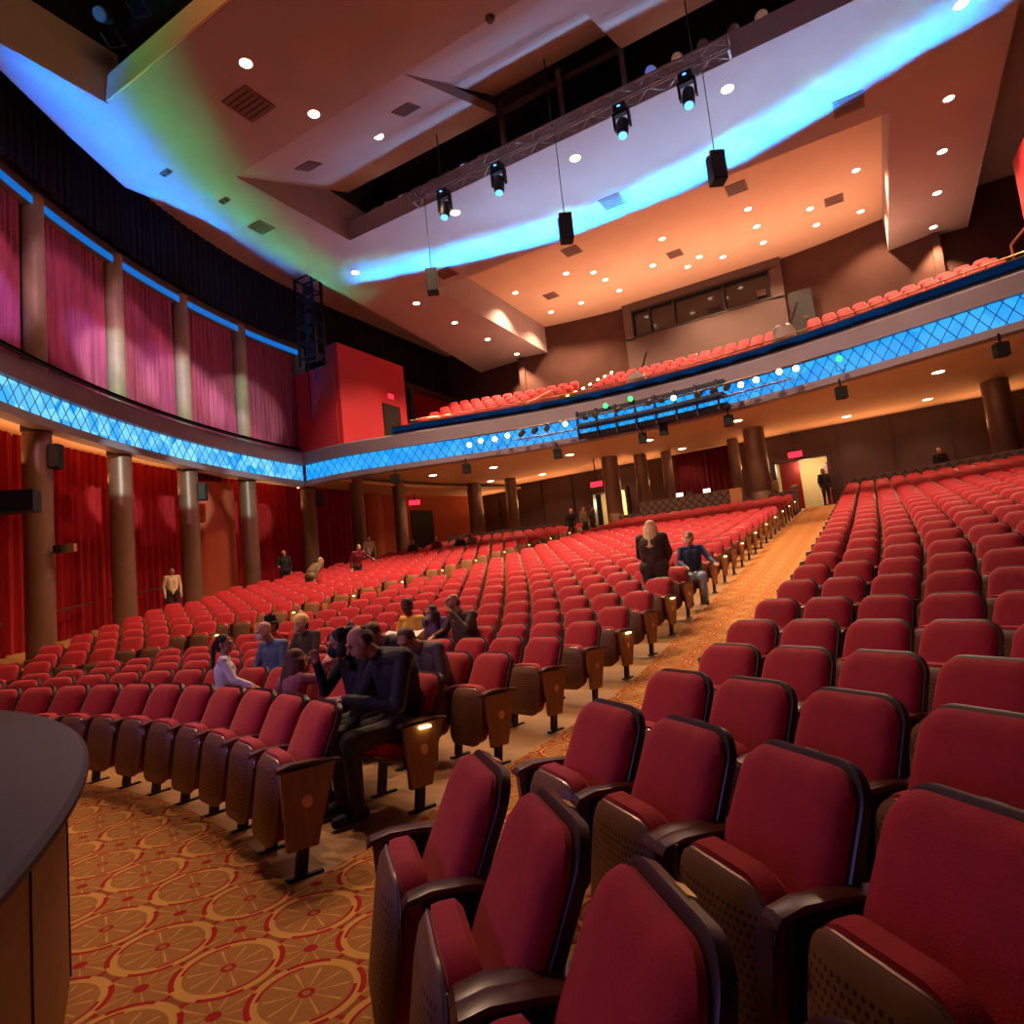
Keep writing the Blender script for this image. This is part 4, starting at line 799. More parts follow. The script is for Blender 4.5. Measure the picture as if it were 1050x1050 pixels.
mb = MB(); mb.sweep(LC, [(.02, 8.10), (.005, 8.19), (.015, 8.19), (.03, 8.10)]); mb.build('cutoff_flap', M['flap'], wb, smooth=False)
# ------------------------------------------------------------------ seats
def rrect(w, h, rt, rb, n, taper=1.0):
    """rounded rectangle outline, centre at origin; taper narrows the top"""
    pts = []
    for cx, cy, a0, r in ((w / 2 - rt, h / 2 - rt, 0, rt), (-w / 2 + rt, h / 2 - rt, 90, rt), (-w / 2 + rb, -h / 2 + rb, 180, rb), (w / 2 - rb, -h / 2 + rb, 270, rb)):
        for k in range(n + 1):
            a = math.radians(a0 + 90 * k / n); pts.append((cx + r * cos(a), cy + r * sin(a)))
    return [(x * (1 + (taper - 1) * (y / h + .5)), y) for x, y in pts]
def slab(outline, rings, fr, mb=None, mi=0, bulge=0.0):
    """rings (inset, depth) lofted; fr maps (x, u, depth) to a point; last ring capped with a dished centre"""
    mb = mb or MB(); n = len(outline); vs = []
    for ins, dp in rings:
        for x, y in outline:
            l = hyp(x, y); mx = max(abs(a) for a, _ in outline); k = 1 - ins / max(.05, min(mx, .3)); vs.append(fr(x * k, y * k, dp))
    fs = [(i * n + k, i * n + (k + 1) % n, (i + 1) * n + (k + 1) % n, (i + 1) * n + k) for i in range(len(rings) - 1) for k in range(n)]
    fs.append(tuple(range(n))[::-1]); c = len(vs); vs.append(fr(0, 0, rings[-1][1] + bulge)); o = (len(rings) - 1) * n
    fs += [(o + k, o + (k + 1) % n, c) for k in range(n)]
    return mb.add(vs, fs, mi)
RA = math.radians(25); DU, DV = (sin(RA), cos(RA)), (-cos(RA), sin(RA))
def backframe(s0, off=0.0): return lambda x, u, d: (x, .165 + DU[0] * (u + s0) + DV[0] * (d + off), .535 + DU[1] * (u + s0) + DV[1] * (d + off))
def panframe(zc, yc): return lambda x, u, d: (x, yc - d - .10 * (x / .235) ** 2 * -.25 + .04 * (u / .25), zc + u)
def unfold(mb, a=math.radians(80)):
    R = Matrix.Rotation(-a, 3, 'X'); pv = Vector((0, -.02, .36)); out = []
    for v in mb.v:
        q = Vector(v) - pv; q = Matrix.Rotation(a, 3, 'X') @ q; out.append(tuple(q + pv + Vector((0, 0, .04))))
    mb.v = out; return mb
def seat_meshes(n):
    S = {}
    o = rrect(.505, .575, .11, .05, n, .92)
    S['backrest'] = slab(o, [(.012, .01), (0, .024), (.0, .042), (.012, .060), (.035, .074), (.08, .082)] if n > 2 else [(.01, 0), (0, .03), (.015, .068), (.06, .088)], backframe(.075), bulge=.006).mesh('backrest', M['velvet'])
    o2 = rrect(.525, .65, .12, .06, n, .92)
    S['back_shell'] = slab(o2, [(.02, -.024), (0, -.02), (0, .012), (.008, .016)], backframe(.062)).mesh('back_shell', M['darkwood'])
    p = MB(); f = backframe(.062); vs = [f(x, .325, d) for x in (-.03, .03) for d in (-.03, -.008)] + [f(x, .3285, d) for x in (-.03, .03) for d in (-.03, -.008)]
    p.add(vs, [(4, 5, 7, 6), (0, 1, 5, 4), (2, 6, 7, 3), (0, 4, 6, 2), (1, 3, 7, 5)]); S['number_plate'] = p.mesh('number_plate', M['brass'], smooth=False)
    def pan():
        c = slab(rrect(.44, .47, .13, .10, n), [(.02, -.09), (.0, -.065), (0, -.02), (.004, 0)], panframe(.415, -.085))
        sh = slab(rrect(.45, .46, .12, .10, n), [(.004, 0), (0, .004), (0, .02), (.02, .034), (.07, .042)], panframe(.395, -.085), bulge=.004)
        tr = MB(); o = rrect(.452, .462, .12, .10, max(n, 3)); f = panframe(.395, -.085); q = [f(x, u, .012) for x, u in o if u > .08]
        tr.tube(q, .006, 5); return c, sh, tr
    for k, un in (('', False), ('_open', True)):
        c, sh, tr = pan()
        if un: [unfold(m) for m in (c, sh, tr)]
        S['seat_cushion' + k] = c.mesh('seat_cushion', M['velvet']); S['seat_shell' + k] = sh.mesh('seat_shell', M['shell']); S['edge_trim' + k] = tr.mesh('edge_trim', M['chrome'])
    a = MB(); prof = [(-.115, .588, .010), (-.10, .606, .018), (-.03, .622, .020), (.08, .618, .020), (.18, .606, .020), (.26, .592, .016)]
    vs = []
    for y, z, t in prof: vs += [(-.032, y, z - t), (.032, y, z - t), (.034, y, z), (.0, y, z + .006), (-.034, y, z)]
    a.add(vs, [(i * 5 + k, i * 5 + (k + 1) % 5, i * 5 + 5 + (k + 1) % 5, i * 5 + 5 + k) for i in range(5) for k in range(5)] + [(4, 3, 2, 1, 0), (25, 26, 27, 28, 29)]); S['armrest'] = a.mesh('armrest', M['armwood'])
    s = MB(); s.box((0, .02, .008), (.032, .21, .016)); s.prism([(-.02, -.02), (.02, -.02), (.02, .04), (-.02, .04)], 0, 0, 0)
    s.v = s.v[:8]; s.f = s.f[:6]; s.mi = s.mi[:6]
    def bar(y0, z0, y1, z1, wx, wy): s.add([(-wx, y0 - wy, z0), (wx, y0 - wy, z0), (wx, y0 + wy, z0), (-wx, y0 + wy, z0), (-wx, y1 - wy, z1), (wx, y1 - wy, z1), (wx, y1 + wy, z1), (-wx, y1 + wy, z1)], [(0, 3, 2, 1), (4, 5, 6, 7), (0, 1, 5, 4), (1, 2, 6, 5), (2, 3, 7, 6), (3, 0, 4, 7)])
    bar(.0, .02, .04, .30, .018, .032); bar(.04, .30, .08, .60, .016, .13)
    S['standard'] = s.mesh('standard', M['blackmetal'], smooth=False)
    e = MB(); sec = [(-.092, .585), (-.085, .40), (-.076, .165), (.093, .165), (.16, .40), (.222, .585)]
    e.add([(-.012, y, z) for y, z in sec] + [(.03, y, z) for y, z in sec], [(0, 1, 2, 3, 4, 5), (11, 10, 9, 8, 7, 6)] + [(i, (i + 1) % 6, 6 + (i + 1) % 6, 6 + i) for i in range(6)]); S['end_panel'] = e.mesh('end_panel', M['panelwood'], smooth=False)
    em = MB(); em.add([(.031, .047 + .032 * cos(t), .412 + .036 * sin(t)) for t in np.linspace(0, 2 * pi, 13)[:-1]] + [(.036, .047 + .026 * cos(t), .412 + .030 * sin(t)) for t in np.linspace(0, 2 * pi, 13)[:-1]], [(i, (i + 1) % 12, 12 + (i + 1) % 12, 12 + i) for i in range(12)] + [tuple(range(12, 24))]); S['emblem'] = em.mesh('emblem', M['emblem'])
    al = MB(); al.box((.043, .06, .562), (.026, .085, .016)); S['aisle_light'] = al.mesh('aisle_light', M['aislelight'], smooth=False)
    return S
SM = seat_meshes(8); SL = seat_meshes(2)
PITCH = .57
ROFF = [.06, -.06, -.24, -.32, -.26, -.08] + [0.0] * 30
SEATS = []      # (block, row, number from its aisle, theta, R, x, y, z, last)
def add_row(block, k, x_first, direction, n_stop):
    R = ROWR[k] + (ROFF[k] if block == 'right' else 0); pit = .55 if block == 'right' else PITCH; th = math.asin((x_first - SCX) / R); i = 0; row = []
    while i < 40:
        t = th + direction * i * pit / R; x, y = SCX + R * sin(t), SCY + R * cos(t)
        if n_stop(x, y): break
        row.append([block, k, i, t, R, x, y, ROWZ[k], False]); i += 1
    if row: row[-1][8] = True
    SEATS.extend(row)
for k in range(NROW):
    if k < 27: add_row('centre', k, -3.04 - .285 * cos(math.asin(3.96 / ROWR[k])), -1, lambda x, y: x < -11.25)
    add_row('left', k, -13.2 - .285 * cos(math.asin(-6.2 / ROWR[k])), -1, lambda x, y: x < (wall_pt(max(y, 1.2), -1.15)[0]) or y < -2)
    add_row('right', k, RSX[k], 1, lambda x, y: x > 7.5 or y < .3)
OCC = {}        # occupied seats: (block, row, number)
for key in OCC_LIST: OCC[key] = 1
def vis(s):
    c, sn = cos(s[3]), sin(s[3]); best = None
    for dx in (-.3, 0, .3):
        for dz in (.1, .55, .9):
            p = to_px((s[5] + dx * c + .2 * sn, s[6] - dx * sn + .2 * c, s[7] + dz))
            if p and -25 < p[0] < 1075 and -25 < p[1] < 1085: best = p[2] if best is None else min(best, p[2])
    return best
cand = []
for s in SEATS:
    p = vis(s)
    if p is None: continue
    if s[0] == 'right' and s[1] == 0 and s[2] > 3: continue
    cand.append((p, s))
cand.sort(key=lambda q: q[0])
near = [s for _, s in cand[:300]]; rest = [s for _, s in cand[300:]]
BN = {'centre': 'centre block', 'left': 'left block', 'right': 'right block'}
AN = {'centre': 'right aisle', 'left': 'left aisle', 'right': 'aisle'}
def build_seat(s):
    b, k, i, t, R, x, y, z, last = s; S = SM
    occ = (b, k, i) in OCC; sg = -1 if b == 'right' else 1
    lab = ('red end seat at the aisle, ' + ('row ' if 0 else '') + ORD[k + 1] + ' row of the ' + BN[b]) if i == 0 else 'red velvet ' + ('' if not occ else 'occupied ') + 'seat, ' + ORD[i + 1] + ' from the aisle, ' + ORD[k + 1] + ' row of the ' + BN[b]
    if i == 0 and occ: lab = 'red occupied end seat at the aisle, ' + ORD[k + 1] + ' row of the ' + BN[b]
    o = thing('theatre_seat', lab, 'seat', (x, y, z), -t - ((.12, .05)[k] if b == 'right' and k < 2 else 0), 'red theatre seats')
    sf = '_open' if occ else ''
    link('backrest', S['backrest'], o); sh = link('back_shell', S['back_shell'], o); link('number_plate', S['number_plate'], sh)
    link('seat_cushion', S['seat_cushion' + sf], o); ss = link('seat_shell', S['seat_shell' + sf], o); link('edge_trim', S['edge_trim' + sf], ss)
    sides = [sg] + ([-sg] if last else [])
    dbl = b == 'right' and i in (2, 5)
    for q in sides:
        xo = q * .285 + (.0 if not dbl else .036)
        link('armrest', S['armrest'], o, (xo, 0, 0)); link('standard', S['standard'], o, (xo, 0, 0))
        if dbl: link('armrest', S['armrest'], o, (xo - .073, 0, -.004))
        if i == 0 and q == sg:
            e = link('end_panel', S['end_panel'], o, (xo + q * .018, 0, 0), pi * 0 if q > 0 else 0); e.scale = (q, 1, 1)
            link('emblem', S['emblem'], e)
            if (k % 2 == 1) and not (b != 'right' and k == 3) and b != 'right': link('aisle_light', S['aisle_light'], e)
    return o
for s in near: build_seat(s)
# everything farther back: one low-detail mass of the same seats
mats_far = [M['velvet_far'], M['darkwood'], M['panelwood'], M['armwood'], M['blackmetal'], M['brass'], M['aislelight']]
def arr(me):
    v = np.empty(len(me.vertices) * 3); me.vertices.foreach_get('co', v); v = v.reshape(-1, 3); return v, [tuple(p.vertices) for p in me.polygons]
far_parts = [(arr(SL['backrest']), 0), (arr(SL['back_shell']), 1), (arr(SL['number_plate']), 5), (arr(SL['seat_cushion']), 0), (arr(SL['seat_shell']), 2)]
arm_p, std_p, end_p, al_p = arr(SL['armrest']), arr(SL['standard']), arr(SL['end_panel']), arr(SL['aisle_light'])
FV, FF, FM = [], [], []; off = 0
def put(part, mi, t, x, y, z, dx=0.0, mir=1):
    global off
    v, f = part; c, sn = cos(-t), sin(-t); vx = v[:, 0] * mir + dx; vy = v[:, 1]
    FV.append(np.c_[x + vx * c - vy * sn, y + vx * sn + vy * c, z + v[:, 2]]); FF.extend([tuple(i + off for i in q) for q in f]); FM.extend([mi] * len(f)); off += len(v)
for s in rest:
    b, k, i, t, R, x, y, z, last = s; sg = -1 if b == 'right' else 1
    for p, mi in far_parts: put(p, mi, t, x, y, z)
    put(arm_p, 3, t, x, y, z, sg * .285); put(std_p, 4, t, x, y, z, sg * .285)
    if i == 0:
        put(end_p, 2, t, x, y, z, sg * .30, sg)
        if k % 2 == 1 and b != 'right': put(al_p, 6, t, x, y, z, sg * .30, sg)
for j in range(1, 6):                                         # balcony rows
    d = 1.6 + .95 * j; path = offset(BAL, d); L = arclen(path); s = .3
    while s < L[-1] - .3:
        x, y = along(path, s, L); x2, y2 = along(path, s + .2, L); x1, y1 = along(path, s - .2, L); t = math.atan2(-(y2 - y1), x2 - x1)
        pp = to_px((x, y, 10)); gap = abs(x - (-11.2 + .0)) < .5 or abs(x + 1.9) < .55 or x < -18.2 or x > 4.3
        if pp and -20 < pp[0] < 1070 and not gap:
            for p, mi in far_parts[:4]: put(p, mi, t, x, y, 7.9 + .45 * j)
        s += .57
me = D.meshes.new('theatre_seat_rows'); me.from_pydata(np.concatenate(FV).tolist(), [], FF); me.update()
for m in mats_far: me.materials.append(m)
me.polygons.foreach_set('material_index', FM); me.polygons.foreach_set('use_smooth', [True] * len(FF)); me.set_sharp_from_angle(angle=math.radians(40))
tag(link('theatre_seat_rows', me), 'red theatre seats of the farther rows and of the balcony', 'seats', None, 'stuff')
print('seats', len(SEATS), 'in frame', len(cand), 'near', len(near))
# blue case under a near seat
o = thing('blue_case', 'small blue case on the carpet under the nearest right-hand seats', 'case', (-.95, 2.3, .02), -.6)
mb = MB(); mb.box((0, 0, .10), (.34, .22, .10)); mb.build('lid', M['blueplastic'], o); mb = MB(); mb.box((0, 0, .03), (.38, .26, .06)); mb.build('base', M['black'], o)
# ------------------------------------------------------------------ people
SKIN = {}
def pm(name, col, rough=.7):
    if name not in SKIN: SKIN[name] = mat(name, col, rough, var=.15, vscale=9, spec=.25, bump=(0 if 'skin' in name or 'eye' in name else .7), bscale=11)
    return SKIN[name]
def sk(t): return {'light': pm('skin_light', (.55, .27, .19), .55), 'mid': pm('skin_mid', (.40, .18, .115), .55), 'dark': pm('skin_dark', (.14, .06, .038), .5)}[t]
def capsule(mb, a, b, ra, rb, n=12):
    a, b = Vector(a), Vector(b); d = b - a; L = d.length or 1e-4; d = d / L if d.length > 1e-5 else Vector((0, 0, 1))
    x = d.orthogonal().normalized(); y = d.cross(x); rings = []
    for k in range(1, 5): t = pi / 2 * (1 - k / 4); rings.append((-sin(t) * ra, cos(t) * ra, 0))
    for k in range(0, 4): t = pi / 2 * k / 4; rings.append((L + sin(t) * rb, cos(t) * rb, 1))
    vs = [a - d * ra]
    for u, r, _ in rings: vs += [a + d * u + (x * cos(2 * pi * k / n) + y * sin(2 * pi * k / n)) * r for k in range(n)]
    vs.append(b + d * rb); m = len(rings); fs = [(0, 1 + (k + 1) % n, 1 + k) for k in range(n)]
    fs += [(1 + i * n + k, 1 + i * n + (k + 1) % n, 1 + (i + 1) * n + (k + 1) % n, 1 + (i + 1) * n + k) for i in range(m - 1) for k in range(n)]
    e = 1 + m * n; o = 1 + (m - 1) * n; fs += [(e, o + k, o + (k + 1) % n) for k in range(n)]
    mb.add(vs, fs)
def blob(mb, c, r, R=None, n=14):
    c = Vector(c); R = R or Matrix.Identity(3); vs = []; m = 10
    for i in range(m + 1):
        t = pi * i / m
        for k in range(n): p = 2 * pi * k / n; vs.append(c + R @ Vector((r[0] * sin(t) * cos(p), r[1] * sin(t) * sin(p), r[2] * cos(t))))
    mb.add(vs, [(i * n + k, i * n + (k + 1) % n, (i + 1) * n + (k + 1) % n, (i + 1) * n + k) for i in range(m) for k in range(n)])
def fuse(mb, vox, smooth_it=3):
    me = D.meshes.new('tmp'); me.from_pydata(mb.v, [], mb.f); me.update()
    bm = bmesh.new(); bm.from_mesh(me); bmesh.ops.remove_doubles(bm, verts=bm.verts, dist=1e-5); bmesh.ops.recalc_face_normals(bm, faces=bm.faces); bm.to_mesh(me); bm.free()
    o = D.objects.new('tmp', me); COL.objects.link(o); r = o.modifiers.new('r', 'REMESH'); r.mode = 'VOXEL'; r.voxel_size = vox
    s = o.modifiers.new('s', 'SMOOTH'); s.iterations = smooth_it; s.factor = .5
    bpy.context.view_layer.update(); out = D.meshes.new_from_object(o.evaluated_get(bpy.context.evaluated_depsgraph_get())); D.objects.remove(o); D.meshes.remove(me)
    out.polygons.foreach_set('use_smooth', [True] * len(out.polygons)); return out
SIT = dict(pelvis=(0, .06, .53), waist=(0, .09, .70), chest=(0, .13, .93), neck=(0, .12, 1.10), head=(0, .07, 1.24), sl=(-.18, .13, 1.04), sr=(.18, .13, 1.04), el=(-.25, .02, .80), er=(.25, .02, .80), wl=(-.16, -.22, .72), wr=(.16, -.22, .72), hl=(-.09, .03, .52), hr=(.09, .03, .52), kl=(-.13, -.40, .53), kr=(.13, -.40, .53), al=(-.13, -.38, .09), ar=(.13, -.38, .09))
STAND = dict(pelvis=(0, 0, .93), waist=(0, 0, 1.08), chest=(0, .01, 1.30), neck=(0, .01, 1.47), head=(0, -.01, 1.61), sl=(-.19, .01, 1.42), sr=(.19, .01, 1.42), el=(-.25, .03, 1.13), er=(.25, .03, 1.13), wl=(-.24, -.06, .88), wr=(.24, -.06, .88), hl=(-.10, 0, .92), hr=(.10, 0, .92), kl=(-.11, -.02, .50), kr=(.11, -.02, .50), al=(-.12, 0, .09), ar=(.12, 0, .09))
def lean(J, ang, side=0.0):
    """bend the upper body about the pelvis, forward by ang"""
    p = Vector(J['pelvis']); R = Matrix.Rotation(ang, 3, 'X') @ Matrix.Rotation(side, 3, 'Y'); out = dict(J)
    for k in ('waist', 'chest', 'neck', 'head', 'sl', 'sr', 'el', 'er', 'wl', 'wr'):
        f = .5 if k == 'waist' else 1; out[k] = tuple(p + (Matrix.Rotation(ang * f, 3, 'X') @ Matrix.Rotation(side * f, 3, 'Y')) @ (Vector(J[k]) - p))
    return out
def person(label, loc, rz, J, top, legs, skin='light', hair=None, haircol=(.03, .015, .01), yaw=0.0, pitch=0.0, scale=1.0, bulk=1.0, near=False, mask=None, hat=None, bald=False, shoes=(.03, .025, .025), skirt=False, sleeves=True, group=None, fingers=None):
    o = thing('person', label, 'person', loc, rz, group); o.scale = (scale,) * 3
    V = {k: Vector(v) for k, v in J.items()}; mb = MB(); seg = []
    def cap(a, b, ra, rb, m): capsule(mb, a, b, ra, rb); seg.append((Vector(a), Vector(b), m, (ra + rb) / 2))
    B = bulk
    SK, TP, LG, SH = 0, 1, 2, 3
    cap(V['hl'], V['hr'], .115 * B, .115 * B, LG); cap(V['pelvis'], V['waist'], .125 * B, .12 * B, TP); cap(V['waist'] - Vector((.05, 0, 0)), V['chest'] - Vector((.06, 0, 0)), .115 * B, .125 * B, TP); cap(V['waist'] + Vector((.05, 0, 0)), V['chest'] + Vector((.06, 0, 0)), .115 * B, .125 * B, TP)
    cap(V['sl'], V['sr'], .066 * B, .066 * B, TP); [cap(V['neck'] * .62 + V['chest'] * .38, V[q], .068, .064 * B, TP) for q in ('sl', 'sr')]; cap(V['chest'], (V['neck'] * 2 + V['chest']) / 3, .11 * B, .075, TP)
    cap((V['neck'] * 2 + V['chest']) / 3, V['head'], .056, .055, SK)
    for s in 'lr':
        cap(V['s' + s], V['e' + s], .062 * B, .050 * B, TP); cap(V['e' + s], V['w' + s], .048 * B, .036 * B, TP if sleeves else SK)
        cap(V['h' + s], V['k' + s], .095 * B, .068 * B, LG); cap(V['k' + s], V['a' + s], .062 * B, .045, LG)
        t = Vector((0, -.16, -.045)); cap(V['a' + s] + Vector((0, .03, -.03)), V['a' + s] + t, .048, .038, SH)
        # hand: palm, four fingers, thumb
        w = V['w' + s]; d = (w - V['e' + s]).normalized(); up = Vector((0, 0, 1)); sd = d.cross(up); sd = sd.normalized() if sd.length > .1 else Vector((1, 0, 0)); nrm = sd.cross(d)
        cap(w, w + d * .035, .028, .03, SK); cap(w + d * .05 - sd * .022, w + d * .05 + sd * .022, .017, .017, SK); cap(w + d * .08 - sd * .024, w + d * .08 + sd * .024, .014, .014, SK)
        fr = .0105 if near else .013; cl = (fingers or {}).get(s, .5)
        for q, fl in enumerate((.062, .074, .068, .052)):
            a = w + d * .085 + sd * (q - 1.5) * .019; b = a + d * fl * .55 - nrm * fl * .2 * cl; c = b + d * fl * .4 - nrm * fl * .45 * cl
            cap(a, b, fr, fr * .92, SK); cap(b, c, fr * .92, fr * .8, SK)
        sg = 1 if s == 'l' else -1; a = w + d * .02 + sd * .028 * sg; b = a + d * .03 + sd * .026 * sg - nrm * .01; cap(a, b, .014, .012, SK); cap(b, b + d * .028, .012, .010, SK)
    if skirt: cap(V['pelvis'], (V['kl'] + V['kr']) / 2, .15, .17, LG)
    H = V['head']; RH = Matrix.Rotation(yaw, 3, 'Z') @ Matrix.Rotation(pitch, 3, 'X')
    def hp(x, y, z): return H + RH @ Vector((x, y, z))
    for c, r in (((0, .012, .03), (.074, .092, .088)), ((0, -.022, -.035), (.062, .068, .075)), ((0, -.045, -.078), (.036, .035, .026))): blob(mb, hp(*c), r, RH); seg.append((hp(*c), hp(*c), SK, r[0]))
    for a, b, ra, rb in (((0, -.088, .012), (0, -.108, -.022), .010, .015), ((-.035, -.083, .030), (.035, -.083, .030), .011, .011), ((-.022, -.088, -.052), (.022, -.088, -.052), .0085, .0085)): cap(hp(*a), hp(*b), ra, rb, SK)
    for s in (-1, 1): blob(mb, hp(s * .077, .008, -.005), (.013, .022, .034), RH); seg.append((hp(s * .077, .008, 0), hp(s * .077, .008, 0), SK, .02))
    me = fuse(mb, .0075 if near else .014, 2 if near else 2)
    for m in (sk(skin), top, legs, pm('shoe_%.3f' % shoes[0], shoes)): me.materials.append(m)
    nv = len(me.polygons); cc = np.empty(nv * 3); me.polygons.foreach_get('center', cc); cc = cc.reshape(-1, 3); best = np.full(nv, 1e9); mi = np.zeros(nv, int)
    for a, b, m, r in seg:
        a, b = np.array(a), np.array(b); d = b - a; dd = d @ d
        t = np.clip(((cc - a) @ d) / dd, 0, 1) if dd > 1e-9 else np.zeros(nv)
        q = np.linalg.norm(cc - a - t[:, None] * d, axis=1) - r; u = q < best; best[u] = q[u]; mi[u] = m
    me.polygons.foreach_set('material_index', mi.tolist()); link('body', me, o)
    hm = MB(); black = pm('eye_dark', (.01, .008, .008), .2)
    if near:
        e = MB(); [blob(e, hp(s * .030, -.082, .008), (.0085, .006, .0042), RH, 8) for s in (-1, 1)]; link('eyes', e.mesh('eyes', black), o)
    if hair:
        hcm = pm('hair_%.3f_%.3f' % haircol[:2], haircol, .6); x = MB()
        if hair == 'bald_sides':
            for s in (-1, 1): blob(x, hp(s * .058, .035, .005), (.024, .062, .05), RH)
            blob(x, hp(0, .072, .01), (.066, .04, .06), RH); blob(x, hp(0, .05, .072), (.05, .05, .035), RH)
        else:
            blob(x, hp(0, .028, .045), (.086, .096, .088), RH); blob(x, hp(0, .06, -.01), (.078, .066, .085), RH)
            if hair == 'long':
                blob(x, hp(0, .09, -.12), (.10, .07, .15), RH)
                for q in range(9): a = -1.9 + 3.8 * q / 8; capsule(x, hp(.075 * sin(a), .03 + .06 * cos(a), .0), hp(.125 * sin(a), .08 + .13 * cos(a), -.33), .046, .036)
            if hair == 'curly':
                rr = random.Random(3)
                for q in range(46):
                    a, b = rr.uniform(-2.4, 2.4), rr.uniform(-.20, .11); blob(x, hp(.098 * sin(a), .03 + .098 * cos(a), b), (.036, .036, .04), RH, 8)
            if hair == 'ponytail':
                pts = [hp(0, .10, .05), hp(0, .15, -.02), hp(.0, .165, -.16), hp(-.02, .15, -.32), hp(-.03, .13, -.48)]; 
                for q, (a, b) in enumerate(zip(pts, pts[1:])): capsule(x, a, b, .036 - .005 * q, .032 - .006 * q)
        link('hair', (lambda m: (m.materials.append(hcm), m)[1])(fuse(x, .011 if near else .016, 2)), o)
    if mask:
        x = MB(); blob(x, hp(0, -.062, -.045), (.056, .052, .052), RH); link('face_mask', x.mesh('face_mask', pm('mask_%.2f' % mask[0], mask)), o)
    if hat == 'beanie':
        x = MB(); blob(x, hp(0, .015, .065), (.104, .114, .10), RH); blob(x, hp(0, .02, .165), (.034, .034, .034), RH); link('beanie_hat', x.mesh('beanie_hat', pm('cream_knit', (.80, .58, .24))), o)
    if hat == 'brim':
        x = MB(); x.lathe([(.02, .09), (.08, .09), (.085, .0), (.15, -.01), (.15, -.02), (.02, -.02)], n=20); x.v = [tuple(hp(a, b, c + .06)) for a, b, c in x.v]; link('brimmed_hat', x.mesh('brimmed_hat', pm('black_felt', (.012, .012, .013))), o)
    return o
def seat_at(b, k, i, dy=0.0):
    for s in SEATS:
        if s[0] == b and s[1] == k and s[2] == i:
            return (s[5] + dy * sin(s[3]), s[6] + dy * cos(s[3]), s[7]), -s[3]
BLK = pm('black_jacket', (.022, .018, .018)); TRO = pm('dark_trousers', (.055, .042, .034)); DEN = pm('denim', (.10, .14, .25)); WHT = pm('white_top', (.62, .58, .66)); BRN = pm('brown_sweater', (.085, .045, .032)); YEL = pm('yellow_coat', (.72, .38, .05)); PUR = pm('purple_top', (.13, .05, .12)); NAVY = pm('navy_jacket', (.035, .05, .13)); CRM = pm('cream_shirt', (.62, .46, .30)); MAR = pm('maroon_vest', (.16, .015, .025)); KHA = pm('brown_coat', (.14, .085, .045)); REDT = pm('red_top', (.42, .02, .02)); GRY = pm('grey_legs', (.10, .09, .11)); JNS = pm('pale_jeans', (.28, .38, .55))
def nearest(b, k, x):
    c = [s for s in SEATS if s[0] == b and s[1] == k]; return min(c, key=lambda s: abs(s[5] - x))[2]
def J(base, **kw): d = dict(base); d.update(kw); return d
# couple in the second row
loc, rz = seat_at('centre', 1, 0)
jm = lean(SIT, .20); jm = J(jm, el=(-.27, -.13, .74), er=(.27, -.10, .73), wl=(-.12, -.33, .76), wr=(.02, -.36, .80), head=(-.02, -.21, 1.18), neck=(0, -.10, 1.09))
person('man in black jacket looking down, sitting in the lit aisle seat of the second row', loc, rz, jm, BLK, TRO, 'mid', 'bald_sides', (.035, .018, .012), yaw=-.25, pitch=.45, near=True, bulk=1.15, fingers={'r': .2, 'l': .6})
loc, rz = seat_at('centre', 1, 1)
jw = lean(SIT, .22); jw = J(jw, head=(.0, -.12, 1.19), neck=(.0, -.06, 1.07), el=(-.24, -.16, .80), wl=(-.10, -.28, 1.05), er=(.24, -.12, .74), wr=(.10, -.34, .76))
person('woman with curly dark hair raising a hand to her face, beside the man in black', loc, rz, jw, BLK, pm('black_legs', (.014, .013, .014)), 'mid', 'curly', (.022, .012, .009), yaw=-.2, pitch=.2, near=True, mask=(.02, .018, .02), fingers={'l': .1, 'r': .4}, scale=.97)
# girl with ponytail, bald man, child, others
loc, rz = seat_at('centre', 1, nearest('centre', 1, -6.0))
person('girl with long dark ponytail in a white top, turned sideways on a seat', (loc[0] - .05, loc[1] + .0, loc[2] - .22), rz + 2.55, J(STAND, kl=(-.12, -.16, .56), kr=(.12, -.16, .56), al=(-.12, .25, .60), ar=(.12, .25, .60), el=(-.30, -.10, 1.2), wl=(-.36, -.28, 1.12), er=(.27, .0, 1.15), wr=(.28, -.16, .98)), WHT, GRY, 'mid', 'ponytail', (.022, .012, .009), yaw=-.5, scale=.86, near=True)
loc, rz = seat_at('centre', 2, nearest('centre', 2, -6.5))
person('bald man in denim shirt wearing a pale face mask, seated in the third row', loc, rz, J(lean(SIT, .15), head=(.0, -.08, 1.22)), DEN, TRO, 'light', None, yaw=-.3, pitch=.25, near=True, mask=(.55, .50, .58))
loc, rz = seat_at('centre', 1, nearest('centre', 1, -4.85))
person('child with long brown hair facing backwards over a seat of the second row', (loc[0], loc[1] - .06, loc[2] + .10), rz + pi, J(SIT, pelvis=(0, -.05, .50), head=(0, -.14, .92), neck=(0, -.10, .80), chest=(0, -.06, .70), waist=(0, -.04, .60), sl=(-.14, -.08, .76), sr=(.14, -.08, .76), el=(-.2, -.2, .74), er=(.2, -.2, .74), wl=(-.16, -.33, .86), wr=(.16, -.33, .86), kl=(-.1, -.2, .48), kr=(.1, -.2, .48), al=(-.1, .15, .46), ar=(.1, .15, .46)), pm('pink_top', (.35, .12, .14)), GRY, 'light', 'long', (.10, .035, .022), scale=.95, near=True, mask=None)
loc, rz = seat_at('centre', 3, nearest('centre', 3, -7.35))
person('person in a cream bobble hat and dark coat, seated behind the bald man', loc, rz, J(SIT, head=(0, .02, 1.20)), pm('dark_coat', (.06, .04, .035)), TRO, 'light', 'short', hat='beanie', mask=(.4, .36, .36))
loc, rz = seat_at('centre', 3, nearest('centre', 3, -8.0))
